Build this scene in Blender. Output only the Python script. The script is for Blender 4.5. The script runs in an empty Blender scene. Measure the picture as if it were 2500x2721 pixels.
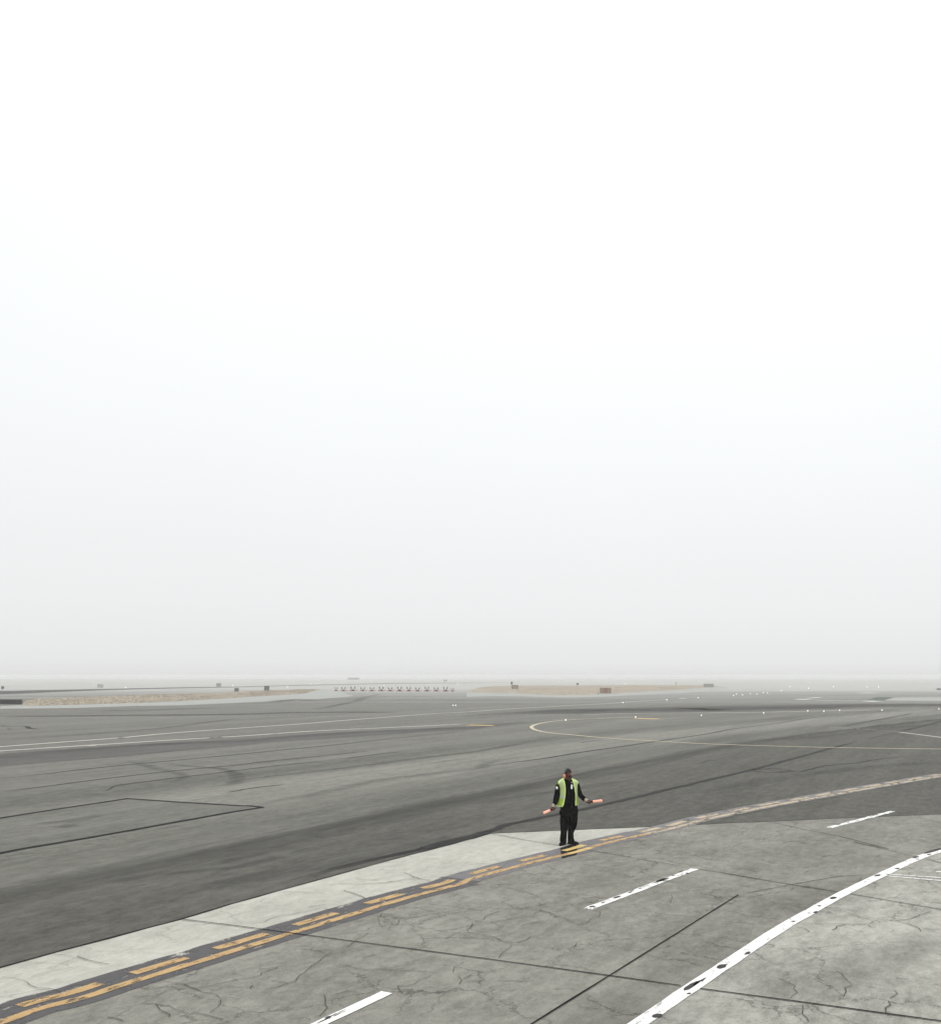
import bpy, bmesh, math, random
from mathutils import Vector, Matrix, noise, Euler
R = math.radians
random.seed(7)
sc = bpy.context.scene
C = sc.collection

# ------------------------------------------------------------------ camera, sky, sun, exposure
F, CX, CY, VH, H = 2700.0, 1250.0, 1360.5, 1795.0, 3.95      # focal length, centre, horizon row and eye height
PITCH = math.atan((VH - CY) / F)
cam = bpy.data.cameras.new('camera'); cam_o = bpy.data.objects.new('camera', cam); C.objects.link(cam_o)
cam.sensor_fit = 'HORIZONTAL'; cam.sensor_width = 36.0; cam.lens = 36.0 * F / 2500.0
cam.clip_start = 0.1; cam.clip_end = 20000
cam_o.location = (0, 0, H); cam_o.rotation_euler = (R(90) + PITCH, 0, 0)
sc.camera = cam_o
sc.view_settings.view_transform = 'Standard'; sc.view_settings.look = 'None'
sc.view_settings.exposure = 0.0; sc.view_settings.gamma = 1.0
try:
    sc.cycles.use_denoising = True; sc.cycles.denoising_prefilter = 'ACCURATE'
    sc.cycles.volume_bounces = 2
    sc.cycles.max_bounces = 8
    sc.cycles.transparent_max_bounces = 24
except Exception:
    pass

world = bpy.data.worlds.new('World'); sc.world = world; world.use_nodes = True
wt = world.node_tree; wt.nodes.clear()
wo = wt.nodes.new('ShaderNodeOutputWorld')
sky = wt.nodes.new('ShaderNodeTexSky'); sky.sky_type = 'NISHITA'; sky.sun_disc = False
SUN_EL, SUN_ROT = R(58), R(200)
sky.sun_elevation = SUN_EL; sky.sun_rotation = SUN_ROT; sky.dust_density = 6.0; sky.air_density = 1.5
bg1 = wt.nodes.new('ShaderNodeBackground'); bg1.inputs['Strength'].default_value = 0.05
wt.links.new(sky.outputs[0], bg1.inputs[0])
tc = wt.nodes.new('ShaderNodeTexCoord'); sx = wt.nodes.new('ShaderNodeSeparateXYZ')
wt.links.new(tc.outputs['Generated'], sx.inputs[0])
# the fog deck overhead: dim and neutral at the horizon, brighter higher up
ramp = wt.nodes.new('ShaderNodeValToRGB'); cr = ramp.color_ramp
cn = wt.nodes.new('ShaderNodeTexNoise'); cn.inputs['Scale'].default_value = 2.2; cn.inputs['Detail'].default_value = 3.0
wt.links.new(tc.outputs['Generated'], cn.inputs['Vector'])
def wmath(op, a, b, c=None):
    q = wt.nodes.new('ShaderNodeMath'); q.operation = op
    for i, v in enumerate((a, b, c)):
        if v is None: continue
        if isinstance(v, (int, float)): q.inputs[i].default_value = v
        else: wt.links.new(v, q.inputs[i])
    return q.outputs[0]
drift = wmath('MULTIPLY_ADD', sx.outputs[0], .55, 1.0)                    # the fog is a little thicker to the west
drift = wmath('MINIMUM', drift, 1.05)
drift = wmath('ADD', drift, wmath('MULTIPLY_ADD', cn.outputs[0], .3, -.15))
wt.links.new(wmath('MULTIPLY', sx.outputs[2], drift), ramp.inputs[0])
SKYRAMP = [(0.0, (.768, .772, .768)), (.012, (.825, .831, .830)), (.06, (.882, .892, .896)), (.105, (.905, .92, .925)), (.20, (.965, .985, .99)), (.33, (1.03, 1.05, 1.06)), (.50, (1.15, 1.15, 1.15)), (1.0, (2.2, 2.2, 2.18))]
while len(cr.elements) < len(SKYRAMP): cr.elements.new(0.5)
for e, (p, c) in zip(cr.elements, SKYRAMP): e.position = p; e.color = (*c, 1)
bg2 = wt.nodes.new('ShaderNodeBackground'); bg2.inputs['Strength'].default_value = 1.0
wt.links.new(ramp.outputs[0], bg2.inputs[0])
mixw = wt.nodes.new('ShaderNodeMixShader'); mixw.inputs[0].default_value = 0.97
wt.links.new(bg1.outputs[0], mixw.inputs[1]); wt.links.new(bg2.outputs[0], mixw.inputs[2])
wt.links.new(mixw.outputs[0], wo.inputs[0])

sun = bpy.data.lights.new('sun', 'SUN'); sun.energy = 0.6; sun.angle = R(40); sun.color = (1, .98, .94)
sun_o = bpy.data.objects.new('sun', sun); C.objects.link(sun_o)
sun_o.rotation_euler = (R(90) - SUN_EL, 0, math.pi - SUN_ROT)

# ------------------------------------------------------------------ helpers
def G(u, v, z=0.0):
    """the point of the plane at height z seen at column u, row v of the photograph"""
    x = (u - CX) / F; yi = (CY - v) / F
    d = Vector((x, math.cos(PITCH) - yi * math.sin(PITCH), math.sin(PITCH) + yi * math.cos(PITCH)))
    t = (z - H) / d.z
    return Vector((0, 0, H)) + d * t
def depth(p): return p.y * math.cos(PITCH) + (p.z - H) * math.sin(PITCH)
def ppm(p): return F / depth(p)                     # pixels of the photograph per metre at that point
K = 640 / 1848
ORG = {'A': (0, 2240, K), 'B': (620, 2240, K), 'C': (1240, 2240, K), 'D': (1860, 2240, K),
       'E': (0, 1860, K), 'F': (620, 1860, K), 'G': (1240, 1860, K), 'K': (1860, 1860, K),
       'S1': (0, 1800, .17316), 'S2': (310, 1800, .17316), 'S3': (620, 1800, .17316), 'S4': (930, 1800, .17316),
       'S5': (1240, 1800, .17316), 'S6': (1550, 1800, .17316), 'S7': (1860, 1800, .17316), 'S8': (2170, 1800, .17857)}
def Q(*segs):
    """survey notes: ('A', (x, y), ...) read off an enlarged tile -> photograph pixels"""
    out = []
    for s in segs:
        ox, oy, k = ORG[s[0]]
        out += [(ox + x * k, oy + y * k) for x, y in s[1:]]
    return out
def GP(px): return [G(u, v) for u, v in px]

def tag(o, label=None, cat=None, group=None, kind=None):
    if label: o['label'] = label
    if cat: o['category'] = cat
    if group: o['group'] = group
    if kind: o['kind'] = kind
    return o
def obj(name, me, mats, parent=None):
    if isinstance(me, bmesh.types.BMesh):
        bm = me; me = bpy.data.meshes.new(name); bm.to_mesh(me); bm.free()
    o = bpy.data.objects.new(name, me); C.objects.link(o)
    for m in (mats if isinstance(mats, (list, tuple)) else [mats]): me.materials.append(m)
    if parent: o.parent = parent
    return o
def struct(name, me, mats, label=None):
    return tag(obj(name, me, mats), label=label, kind='structure')
def smooth_path(pts, n=8):
    """centripetal Catmull-Rom through ground points"""
    if len(pts) < 3:
        a, b = pts[0], pts[-1]
        return [a.lerp(b, i / (n * 2)) for i in range(n * 2 + 1)]
    P = [pts[0] * 2 - pts[1]] + list(pts) + [pts[-1] * 2 - pts[-2]]
    out = []
    for i in range(1, len(P) - 2):
        p0, p1, p2, p3 = P[i - 1:i + 3]
        t0 = 0.0; t1 = t0 + max(1e-4, (p1 - p0).length) ** .5; t2 = t1 + max(1e-4, (p2 - p1).length) ** .5; t3 = t2 + max(1e-4, (p3 - p2).length) ** .5
        for k in range(n):
            t = t1 + (t2 - t1) * k / n
            a1 = p0 * ((t1 - t) / (t1 - t0)) + p1 * ((t - t0) / (t1 - t0)); a2 = p1 * ((t2 - t) / (t2 - t1)) + p2 * ((t - t1) / (t2 - t1)); a3 = p2 * ((t3 - t) / (t3 - t2)) + p3 * ((t - t2) / (t3 - t2))
            b1 = a1 * ((t2 - t) / (t2 - t0)) + a2 * ((t - t0) / (t2 - t0)); b2 = a2 * ((t3 - t) / (t3 - t1)) + a3 * ((t - t1) / (t3 - t1))
            out.append(b1 * ((t2 - t) / (t2 - t1)) + b2 * ((t - t1) / (t2 - t1)))
    out.append(P[-2].copy())
    return out
def arcl(path):
    s = [0.0]
    for a, b in zip(path, path[1:]): s.append(s[-1] + (b - a).length)
    return s
def normals(path):
    out = []
    for i in range(len(path)):
        t = path[min(i + 1, len(path) - 1)] - path[max(i - 1, 0)]
        t.z = 0; t.normalize(); out.append(Vector((-t.y, t.x, 0)))
    return out
def add_strip(bm, path, w0, w1, z, ragged=0.0, mi=0, taper=False, seed=0.0):
    """ribbon from offset w0 to w1 (left positive) along a ground path, with uv"""
    uvl = bm.loops.layers.uv.verify()
    ns = normals(path); s = arcl(path); L = max(s[-1], 1e-6)
    prev = None
    for i, p in enumerate(path):
        n = ns[i]; a, b = w0, w1
        if taper:
            k = min(1.0, 4 * min(s[i], L - s[i]) / L + .08); c = (a + b) / 2; a = c + (a - c) * k; b = c + (b - c) * k
        if ragged:
            a += ragged * noise.noise(Vector((s[i] * 2.3, seed, 1.7))); b += ragged * noise.noise(Vector((s[i] * 2.3, seed, 9.1)))
        va = bm.verts.new((p.x + n.x * a, p.y + n.y * a, z)); vb = bm.verts.new((p.x + n.x * b, p.y + n.y * b, z))
        if prev:
            f = bm.faces.new((prev[0], va, vb, prev[1])) if a < b else bm.faces.new((prev[1], vb, va, prev[0]))
            f.material_index = mi
            uv = {prev[0]: (s[i - 1] / L, 0), va: (s[i] / L, 0), vb: (s[i] / L, 1), prev[1]: (s[i - 1] / L, 1)}
            for lp in f.loops: lp[uvl].uv = uv[lp.vert]
        prev = (va, vb)
def strip(name, px, w, z, m, smooth=True, ragged=0.0, off=0.0, taper=False, n=8):
    p = GP(px)
    path = smooth_path(p, n) if smooth else resample(p, .5)
    bm = bmesh.new(); add_strip(bm, path, off - w / 2, off + w / 2, z, ragged, 0, taper, seed=px[0][0])
    return struct(name, bm, m)
def resample(p, step):
    out = [p[0].copy()]
    for a, b in zip(p, p[1:]):
        k = max(1, min(60, int((b - a).length / step)))
        for i in range(1, k + 1): out.append(a.lerp(b, i / k))
    return out
def sub_path(path, s0, s1):
    s = arcl(path); out = []
    def at(t):
        for i in range(len(s) - 1):
            if s[i + 1] >= t: return path[i].lerp(path[i + 1], (t - s[i]) / max(1e-9, s[i + 1] - s[i]))
        return path[-1].copy()
    out.append(at(s0)); out += [p for p, t in zip(path, s) if s0 + .02 < t < s1 - .02]; out.append(at(s1))
    return out
def project(path, p):
    s = arcl(path); best = (1e9, 0, 0)
    for i in range(len(path) - 1):
        a, b = path[i], path[i + 1]; ab = b - a; t = max(0, min(1, (p - a).dot(ab) / max(1e-9, ab.dot(ab))))
        q = a + ab * t; d = (p - q)
        if d.length < best[0]:
            side = 1 if (ab.x * d.y - ab.y * d.x) > 0 else -1
            best = (d.length, s[i] + t * ab.length, side)
    return best
def polygon(name, pts, z, m, kind='structure'):
    bm = bmesh.new(); vs = [bm.verts.new((p.x, p.y, z)) for p in pts]
    f = bm.faces.new(vs); f.normal_update()
    if f.normal.z < 0: f.normal_flip()
    bmesh.ops.triangulate(bm, faces=[f])
    return tag(obj(name, bm, m), kind=kind)
def add_box(bm, c, s, rot=None, mi=0):
    r = bmesh.ops.create_cube(bm, size=1.0)
    M = Matrix.Translation(Vector(c)) @ (rot.to_matrix().to_4x4() if rot else Matrix.Identity(4)) @ Matrix.Diagonal((*s, 1))
    bmesh.ops.transform(bm, matrix=M, verts=r['verts'])
    for f in {f for v in r['verts'] for f in v.link_faces}: f.material_index = mi
    return r['verts']
def add_ell(bm, c, r, rot=None, u=20, v=12, mi=0):
    g = bmesh.ops.create_uvsphere(bm, u_segments=u, v_segments=v, radius=1.0)
    M = Matrix.Translation(Vector(c)) @ (rot.to_matrix().to_4x4() if rot else Matrix.Identity(4)) @ Matrix.Diagonal((*r, 1))
    bmesh.ops.transform(bm, matrix=M, verts=g['verts'])
    for f in {f for v_ in g['verts'] for f in v_.link_faces}: f.material_index = mi; f.smooth = True
    return g['verts']
def add_tube(bm, pts, radii, seg=14, ref=Vector((1, 0, 0)), caps=True, mi=0):
    """tube through points; a radius is r or (ra, rb), ra lying along ref"""
    pts = [Vector(p) for p in pts]; rings = []
    for i, p in enumerate(pts):
        t = (pts[min(i + 1, len(pts) - 1)] - pts[max(i - 1, 0)]).normalized()
        a = ref - t * ref.dot(t)
        if a.length < .05: a = Vector((0, 1, 0)) - t * t.y
        a.normalize(); b = t.cross(a)
        r = radii[i] if isinstance(radii[i], (tuple, list)) else (radii[i], radii[i])
        rings.append([bm.verts.new(p + a * (r[0] * math.cos(2 * math.pi * k / seg)) + b * (r[1] * math.sin(2 * math.pi * k / seg))) for k in range(seg)])
    for A, B in zip(rings, rings[1:]):
        for k in range(seg):
            f = bm.faces.new((A[k], A[(k + 1) % seg], B[(k + 1) % seg], B[k])); f.material_index = mi; f.smooth = True
    if caps:
        f = bm.faces.new(list(reversed(rings[0]))); f.material_index = mi
        f = bm.faces.new(rings[-1]); f.material_index = mi
    return rings

# ------------------------------------------------------------------ materials
class NT:
    def __init__(s, name):
        s.m = bpy.data.materials.new(name); s.m.use_nodes = True; s.t = s.m.node_tree; s.b = s.t.nodes['Principled BSDF']
        s.co = s.t.nodes.new('ShaderNodeTexCoord').outputs['Object']
    def n(s, kind, **kw):
        x = s.t.nodes.new(kind)
        for k, v in kw.items(): setattr(x, k, v)
        return x
    def link(s, a, b): s.t.links.new(a, b)
    def mapping(s, rotz=0.0, scale=(1, 1, 1), src=None):
        src = src or s.co
        if rotz:
            r = s.n('ShaderNodeMapping'); r.inputs['Rotation'].default_value = (0, 0, rotz); s.link(src, r.inputs[0]); src = r.outputs[0]
        q = s.n('ShaderNodeMapping'); q.inputs['Scale'].default_value = scale; s.link(src, q.inputs[0])
        return q.outputs[0]
    def noise(s, vec, scale, detail=4.0, rough=.55, dist=0.0, lo=.3, hi=.7, a=0.0, b=1.0):
        x = s.n('ShaderNodeTexNoise'); x.inputs['Scale'].default_value = scale; x.inputs['Detail'].default_value = detail
        x.inputs['Roughness'].default_value = rough; x.inputs['Distortion'].default_value = dist
        s.link(vec, x.inputs['Vector']); return s.range(x.outputs[0], lo, hi, a, b)
    def range(s, x, lo, hi, a=0.0, b=1.0):
        r = s.n('ShaderNodeMapRange'); r.inputs[1].default_value = lo; r.inputs[2].default_value = hi; r.inputs[3].default_value = a; r.inputs[4].default_value = b
        s.link(x, r.inputs[0]); return r.outputs[0]
    def math(s, op, a, b=None, c=None):
        x = s.n('ShaderNodeMath', operation=op)
        for i, q in enumerate((a, b, c)):
            if q is None: continue
            if isinstance(q, (int, float)): x.inputs[i].default_value = q
            else: s.link(q, x.inputs[i])
        return x.outputs[0]
    def mix(s, fac, a, b, blend='MIX'):
        x = s.n('ShaderNodeMix', data_type='RGBA', blend_type=blend)
        if isinstance(fac, (int, float)): x.inputs[0].default_value = fac
        else: s.link(fac, x.inputs[0])
        for i, q in ((6, a), (7, b)):
            if isinstance(q, (tuple, list)): x.inputs[i].default_value = (*q, 1)
            else: s.link(q, x.inputs[i])
        return x.outputs[2]
    def grey(s, v):
        x = s.n('ShaderNodeCombineColor'); [s.link(v, x.inputs[i]) for i in range(3)]; return x.outputs[0]
    def done(s, col, rough=.8, alpha=None, spec=.3, bump=None, bumpd=.004, bumps=.3):
        if isinstance(col, (tuple, list)): s.b.inputs['Base Color'].default_value = (*col, 1)
        else: s.link(col, s.b.inputs['Base Color'])
        s.b.inputs['Roughness'].default_value = rough; s.b.inputs['Specular IOR Level'].default_value = spec
        if alpha is not None: s.link(alpha, s.b.inputs['Alpha'])
        if bump is not None:
            q = s.n('ShaderNodeBump'); q.inputs['Distance'].default_value = bumpd; q.inputs['Strength'].default_value = bumps
            s.link(bump, q.inputs['Height']); s.link(q.outputs[0], s.b.inputs['Normal'])
        return s.m

LANE = -R(62.4)            # turns the paving direction onto x
def asphalt(name, dark, light, streak=.5, fade=False):
    n = NT(name)
    st1 = n.noise(n.mapping(LANE, (.010, .20, 1)), 1.0, 5, .62, .3, .36, .64)
    st2 = n.noise(n.mapping(LANE, (.05, .9, 1)), 1.0, 8, .72, .2, .36, .64)
    mot = n.noise(n.co, .30, 6, .65, .4)
    grain = n.noise(n.mapping(LANE, (1.6, 3.4, 1)), 1.0, 10, .86, 0, .38, .62)      # patchy aggregate, at every size
    grit = n.noise(n.co, 70.0, 4, .75, 0, .36, .64)
    f = n.math('MULTIPLY', st1, streak * .62)
    f = n.math('MULTIPLY_ADD', st2, streak * .60, f)
    f = n.math('MULTIPLY_ADD', mot, .18, f)
    f = n.math('MULTIPLY_ADD', grain, .58, f)
    f = n.math('MULTIPLY_ADD', grit, .48, f)
    tot = streak * 1.22 + 1.24
    f = n.range(f, tot * .26, tot * .76)
    c = n.mix(f, dark, light)
    spk = n.math('GREATER_THAN', n.noise(n.co, 34.0, 2, .6, 0, 0, 1), .70)          # pale stones in the mix
    c = n.mix(n.math('MULTIPLY', spk, .4), c, (.40, .40, .37))
    pit = n.math('GREATER_THAN', n.noise(n.co, 7.0, 4, .8, 0, 0, 1), .69)
    c = n.mix(n.math('MULTIPLY', pit, .5), c, (.03, .03, .027))
    a = None
    if fade:        # a lane whose edge bleeds out
        uv = n.n('ShaderNodeTexCoord').outputs['UV']; q = n.n('ShaderNodeSeparateXYZ'); n.link(uv, q.inputs[0])
        w = n.math('MULTIPLY_ADD', n.noise(n.mapping(LANE, (.08, 1.0, 1)), 1.0, 5, .65), .08, q.outputs[1])
        if fade == 2: w = n.math('MINIMUM', w, n.math('SUBTRACT', 1.08, w))
        a = n.range(w, .03, .17 if fade == 1 else .40)
    return n.done(c, .9, spec=.2, alpha=a, bump=grit, bumpd=.004, bumps=.4)

def concrete(name, dark, light, crack=.6, stain=.5):
    n = NT(name)
    big = n.noise(n.co, .20, 5, .6, .5, .34, .66)
    cl = n.noise(n.mapping(LANE + .1, (.35, 1.0, 1)), 1.3, 7, .7, .5, .34, .66)
    grain = n.noise(n.mapping(LANE, (1.6, 2.6, 1)), 1.6, 10, .84, .2, .38, .62)
    grit = n.noise(n.co, 60.0, 4, .75, 0, .36, .64)
    f = n.math('MULTIPLY', big, .30)
    f = n.math('MULTIPLY_ADD', cl, .24, f)
    f = n.math('MULTIPLY_ADD', grain, .42, f)
    f = n.math('MULTIPLY_ADD', grit, .28, f)
    f = n.range(f, .32, .92)
    c = n.mix(f, dark, light)
    # traffic film along the lane
    fl = n.noise(n.mapping(LANE + .12, (.05, .45, 1)), 1.0, 4, .6, .4, .48, .72)
    c = n.mix(n.math('MULTIPLY', fl, stain * .5), c, tuple(x * .5 for x in dark))
    # oil spots and small dark spalls
    sp = n.noise(n.mapping(LANE + .25, (1.9, 6.0, 1)), 1.0, 5, .75, .3, .62, .74)
    c = n.mix(n.math('MULTIPLY', sp, stain * .8), c, (.045, .044, .038))
    sp2 = n.noise(n.co, 6.0, 4, .7, 0, .68, .74)
    c = n.mix(n.math('MULTIPLY', sp2, stain * .8), c, (.04, .039, .024))
    if crack:
        for sc_, wob_, lo, hi, seed in ((.42, 1.3, .39, .52, 0.0), (.95, .8, .50, .61, 11.0)):
            wob = n.n('ShaderNodeTexNoise'); wob.inputs['Scale'].default_value = 1.3; wob.inputs['Detail'].default_value = 8; wob.inputs['Roughness'].default_value = .72
            n.link(n.co, wob.inputs['Vector'])
            v = n.n('ShaderNodeVectorMath', operation='SCALE'); v.inputs['Scale'].default_value = wob_; n.link(wob.outputs['Color'], v.inputs[0])
            a = n.n('ShaderNodeVectorMath', operation='ADD'); n.link(n.co, a.inputs[0]); n.link(v.outputs[0], a.inputs[1])
            a2 = n.n('ShaderNodeVectorMath', operation='ADD'); n.link(a.outputs[0], a2.inputs[0]); a2.inputs[1].default_value = (seed, seed * .7, 0)
            vo = n.n('ShaderNodeTexVoronoi', feature='DISTANCE_TO_EDGE', voronoi_dimensions='2D'); vo.inputs['Scale'].default_value = sc_; n.link(a2.outputs[0], vo.inputs['Vector'])
            mask = n.noise(n.mapping(.7, (1, 1, 1)), .4 + sc_ * .2, 4, .65, 0, lo, hi)
            line = n.math('MULTIPLY', n.range(vo.outputs['Distance'], sc_ * .006, sc_ * .028, 1.0, 0.0), mask)
            c = n.mix(n.math('MULTIPLY', line, crack), c, (.05, .048, .040))
    return n.done(c, .9, spec=.2, bump=grit, bumpd=.003, bumps=.35)

def paint(name, col, wear=.3, rough=.6, tint=.12, scale=5.0, cover=0.0):
    """road paint, worn through in flakes so that what lies below shows"""
    n = NT(name)
    w1 = n.noise(n.mapping(LANE, (.5, 1.4, 1)), scale, 7, .72, .4, 0, 1)
    w2 = n.noise(n.co, 55.0, 3, .7, 0, 0, 1)
    k = n.math('MULTIPLY_ADD', w2, .35, n.math('MULTIPLY', w1, .75))
    alpha = n.range(k, .40 + wear * .28, .45 + wear * .28)
    t = n.noise(n.co, 2.5, 5, .65)
    c = n.mix(n.math('MULTIPLY', t, tint * 2), col, tuple(x * .55 for x in col))
    return n.done(c, rough, alpha=alpha, spec=.3)

def film(name, col, strength, soft=True, nscale=(.25, 1.6), lo=.35, hi=.65, rough=.8, ends=9.0):
    """rubber or damp lying on the paving: a soft-edged band whose cover breaks up"""
    n = NT(name)
    uv = n.n('ShaderNodeTexCoord').outputs['UV']; s = n.n('ShaderNodeSeparateXYZ'); n.link(uv, s.inputs[0])
    def bell(x, k): return n.math('MINIMUM', n.math('MULTIPLY', n.math('MULTIPLY', x, n.math('SUBTRACT', 1.0, x)), k), 1.0)
    a = bell(s.outputs[1], 4.0 if soft else 12.0)
    if soft: a = n.math('POWER', a, 1.4)
    a = n.math('MULTIPLY', a, bell(s.outputs[0], ends))
    br = n.noise(n.mapping(LANE, (*nscale, 1)), 1.0, 5, .65, .3, lo, hi, .25, 1.0)
    a = n.math('MULTIPLY', n.math('MULTIPLY', a, br), strength)
    return n.done(col, rough, alpha=a, spec=.2)

def plain(name, col, rough=.6, var=.12, scale=8.0, spec=.4, metal=0.0, emit=None, es=0.0):
    n = NT(name); t = n.noise(n.co, scale, 4, .6)
    c = n.mix(n.math('MULTIPLY', t, var * 2), col, tuple(x * .6 for x in col))
    n.done(c, rough, spec=spec); n.b.inputs['Metallic'].default_value = metal
    if emit: n.b.inputs['Emission Color'].default_value = (*emit, 1); n.b.inputs['Emission Strength'].default_value = es
    return n.m

M = {}
M['asphalt'] = asphalt('old_asphalt', (.070, .069, .060), (.185, .184, .162), .40)
M['asphalt_pale'] = asphalt('pale_asphalt_lane', (.105, .105, .091), (.240, .239, .211), .42, 2)
M['asphalt_dark'] = asphalt('dark_asphalt_lane', (.035, .034, .029), (.118, .116, .100), .35)
M['asphalt_soft'] = asphalt('dark_asphalt_lane_edge', (.035, .034, .029), (.118, .116, .100), .35, 1)
M['asphalt_mid'] = asphalt('worn_asphalt_lane', (.034, .033, .031), (.112, .110, .103), .5)
M['asphalt_patch'] = asphalt('patched_asphalt', (.066, .066, .057), (.175, .175, .154), .5)
M['asphalt_far'] = asphalt('far_asphalt', (.022, .023, .021), (.05, .051, .048), .3)
M['shoulder'] = concrete('pale_shoulder', (.25, .255, .24), (.34, .35, .33), 0, .2)
n = NT('far_hazed_pavement')            # pale far paving, fading in with distance to carry fog haze in its colour
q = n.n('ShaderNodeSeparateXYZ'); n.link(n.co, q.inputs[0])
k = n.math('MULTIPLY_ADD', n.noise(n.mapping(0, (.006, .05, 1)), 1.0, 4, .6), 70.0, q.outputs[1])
M['far_hazed'] = n.done(n.mix(n.noise(n.mapping(0, (.02, .12, 1)), 1.0, 5, .6), (.27, .272, .256), (.40, .40, .38)), .9, spec=.2, alpha=n.math('MULTIPLY', n.range(k, 140, 330), n.range(k, 135, 200)))
M['conc_light'] = concrete('clean_concrete', (.30, .297, .262), (.455, .45, .402), .22, .14)
M['conc_road'] = concrete('dirty_concrete', (.122, .119, .102), (.256, .251, .220), .72, .5)
M['conc_apron'] = concrete('apron_concrete', (.175, .172, .152), (.38, .375, .334), .68, .5)
M['white'] = paint('white_paint', (.74, .74, .72), .12, tint=.06, scale=8)
M['white_worn'] = paint('white_paint_worn', (.72, .72, .70), .24, tint=.08, scale=7)
M['yellow'] = paint('yellow_paint', (.46, .30, .125), .26, tint=.3, scale=7)
M['yellow_worn'] = paint('yellow_paint_worn', (.46, .37, .245), .26, tint=.2, scale=3.0)
M['yellow_new'] = paint('yellow_paint_fresh', (.56, .40, .135), .02, tint=.1)
M['edge'] = paint('dark_edging_paint', (.060, .057, .060), .22, tint=.15)
M['edge_worn'] = paint('dark_edging_paint_worn', (.165, .16, .158), .22, tint=.2, scale=3.0)
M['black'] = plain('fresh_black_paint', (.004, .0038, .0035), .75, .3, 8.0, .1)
M['pale_line'] = paint('pale_taxi_paint', (.58, .56, .50), .10, tint=.2, scale=1.5)
M['pale_line_faint'] = paint('faint_taxi_paint', (.36, .35, .315), .42, tint=.2, scale=1.5)
M['cream_line'] = paint('cream_taxi_paint', (.54, .48, .33), .1, tint=.25, scale=2.0)
M['tar'] = plain('tar_sealer', (.006, .006, .0055), .8, .3, 2.0, .1)
M['tar_soft'] = film('tar_sealer_soft', (.010, .010, .009), .95, soft=False, nscale=(.3, 1.0), lo=.2, hi=.45)
M['joint'] = plain('joint_filler', (.005, .005, .004), .9, .3, 3.0, .1)
M['joint_soft'] = film('joint_filler_worn', (.035, .033, .03), .85, soft=False, nscale=(.9, 2.0), lo=.3, hi=.6)
M['crack'] = film('crack_dirt', (.044, .042, .034), .72, soft=False, nscale=(.9, .9), lo=.22, hi=.50, ends=40.0)
M['rub_a'] = film('rubber_marks', (.05, .05, .044), .50)
M['rub_b'] = film('rubber_marks_faint', (.065, .065, .06), .40)
M['rub_d'] = film('traffic_film', (.06, .057, .055), .26, nscale=(.15, .9))
M['rub_c'] = film('tyre_film', (.05, .05, .047), .8, nscale=(.03, .2), lo=.2, hi=.6)
M['chip'] = plain('bared_ground', (.045, .044, .042), .85, .4, 12.0, .2)
M['grass'] = plain('dry_grass', (.335, .29, .222), .95, .2, .25, .1)
M['blade'] = plain('dry_grass_blades', (.315, .273, .208), .95, .2, .08, .1)
M['lime'] = plain('lime_mesh_cloth', (.36, .515, .06), .75, .40, 7.0, .2)  # strong colour noise paints in the shade of the folds
M['lime_pale'] = plain('lime_binding', (.62, .80, .30), .7, .1, 10.0, .2)
M['silver'] = plain('reflective_tape', (.36, .41, .35), .45, .25, 20.0, .4)
M['cloth'] = plain('black_uniform_cloth', (.002, .002, .0022), .95, .3, 30.0, .0)
M['boot'] = plain('black_boot_leather', (.004, .004, .004), .7, .3, 30.0, .1)
M['skin'] = plain('brown_skin', (.10, .035, .024), .55, .2, 25.0, .3)
M['hair'] = plain('black_hair', (.005, .0045, .0045), .6, .4, 60.0, .3)
M['lens'] = plain('dark_lens', (.004, .003, .003), .12, .1, 10.0, .5)
M['muff'] = plain('orange_muff_plastic', (.80, .27, .13), .45, .1, 10.0, .4)
M['band'] = plain('grey_headband', (.10, .10, .10), .5, .1, 10.0, .4)
M['card'] = plain('white_card', (.85, .85, .86), .4, .04, 10.0, .4)
M['cuff'] = plain('pale_knit_cuff', (.42, .38, .30), .9, .3, 60.0, .1)
M['wand'] = plain('lit_pink_wand', (.95, .40, .29), .35, .08, 20.0, .4, emit=(1.0, .42, .28), es=.25)
M['grip'] = plain('black_wand_grip', (.02, .012, .012), .5, .2, 20.0, .3)
M['sign_dark'] = plain('dark_sign_back', (.020, .022, .018), .7, .3, 3.0, .2)
M['sign_frame'] = plain('sign_frame_metal', (.12, .12, .11), .6, .2, 5.0, .3)
M['sign_grey'] = plain('grey_sign_back', (.115, .115, .11), .7, .2, 3.0, .2)
M['sign_brown'] = plain('brown_sign_face', (.27, .215, .165), .7, .2, 3.0, .2)
M['sign_red'] = plain('red_sign_panel', (.26, .135, .11), .7, .2, 3.0, .2)
M['slab'] = plain('pale_slab', (.40, .40, .37), .9, .2, 2.0, .2)
M['barr_white'] = plain('barricade_white', (.62, .56, .54), .6, .1, 4.0, .3)
M['barr_orange'] = plain('barricade_orange', (.62, .20, .12), .6, .1, 4.0, .3)
M['barr_dark'] = plain('barricade_foot', (.03, .018, .016), .8, .2, 4.0, .2)
M['flag'] = plain('dull_red_flag', (.075, .032, .028), .8, .2, 4.0, .2)
M['hut'] = plain('hut_wall', (.26, .26, .25), .8, .2, 1.0, .2)
M['lamp'] = plain('lit_lamp', (.9, .9, .85), .3, .0, 5.0, .3, emit=(1, 1, .96), es=2.2)
M['lamp_body'] = plain('lamp_housing', (.30, .30, .28), .6, .1, 5.0, .3)

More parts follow.
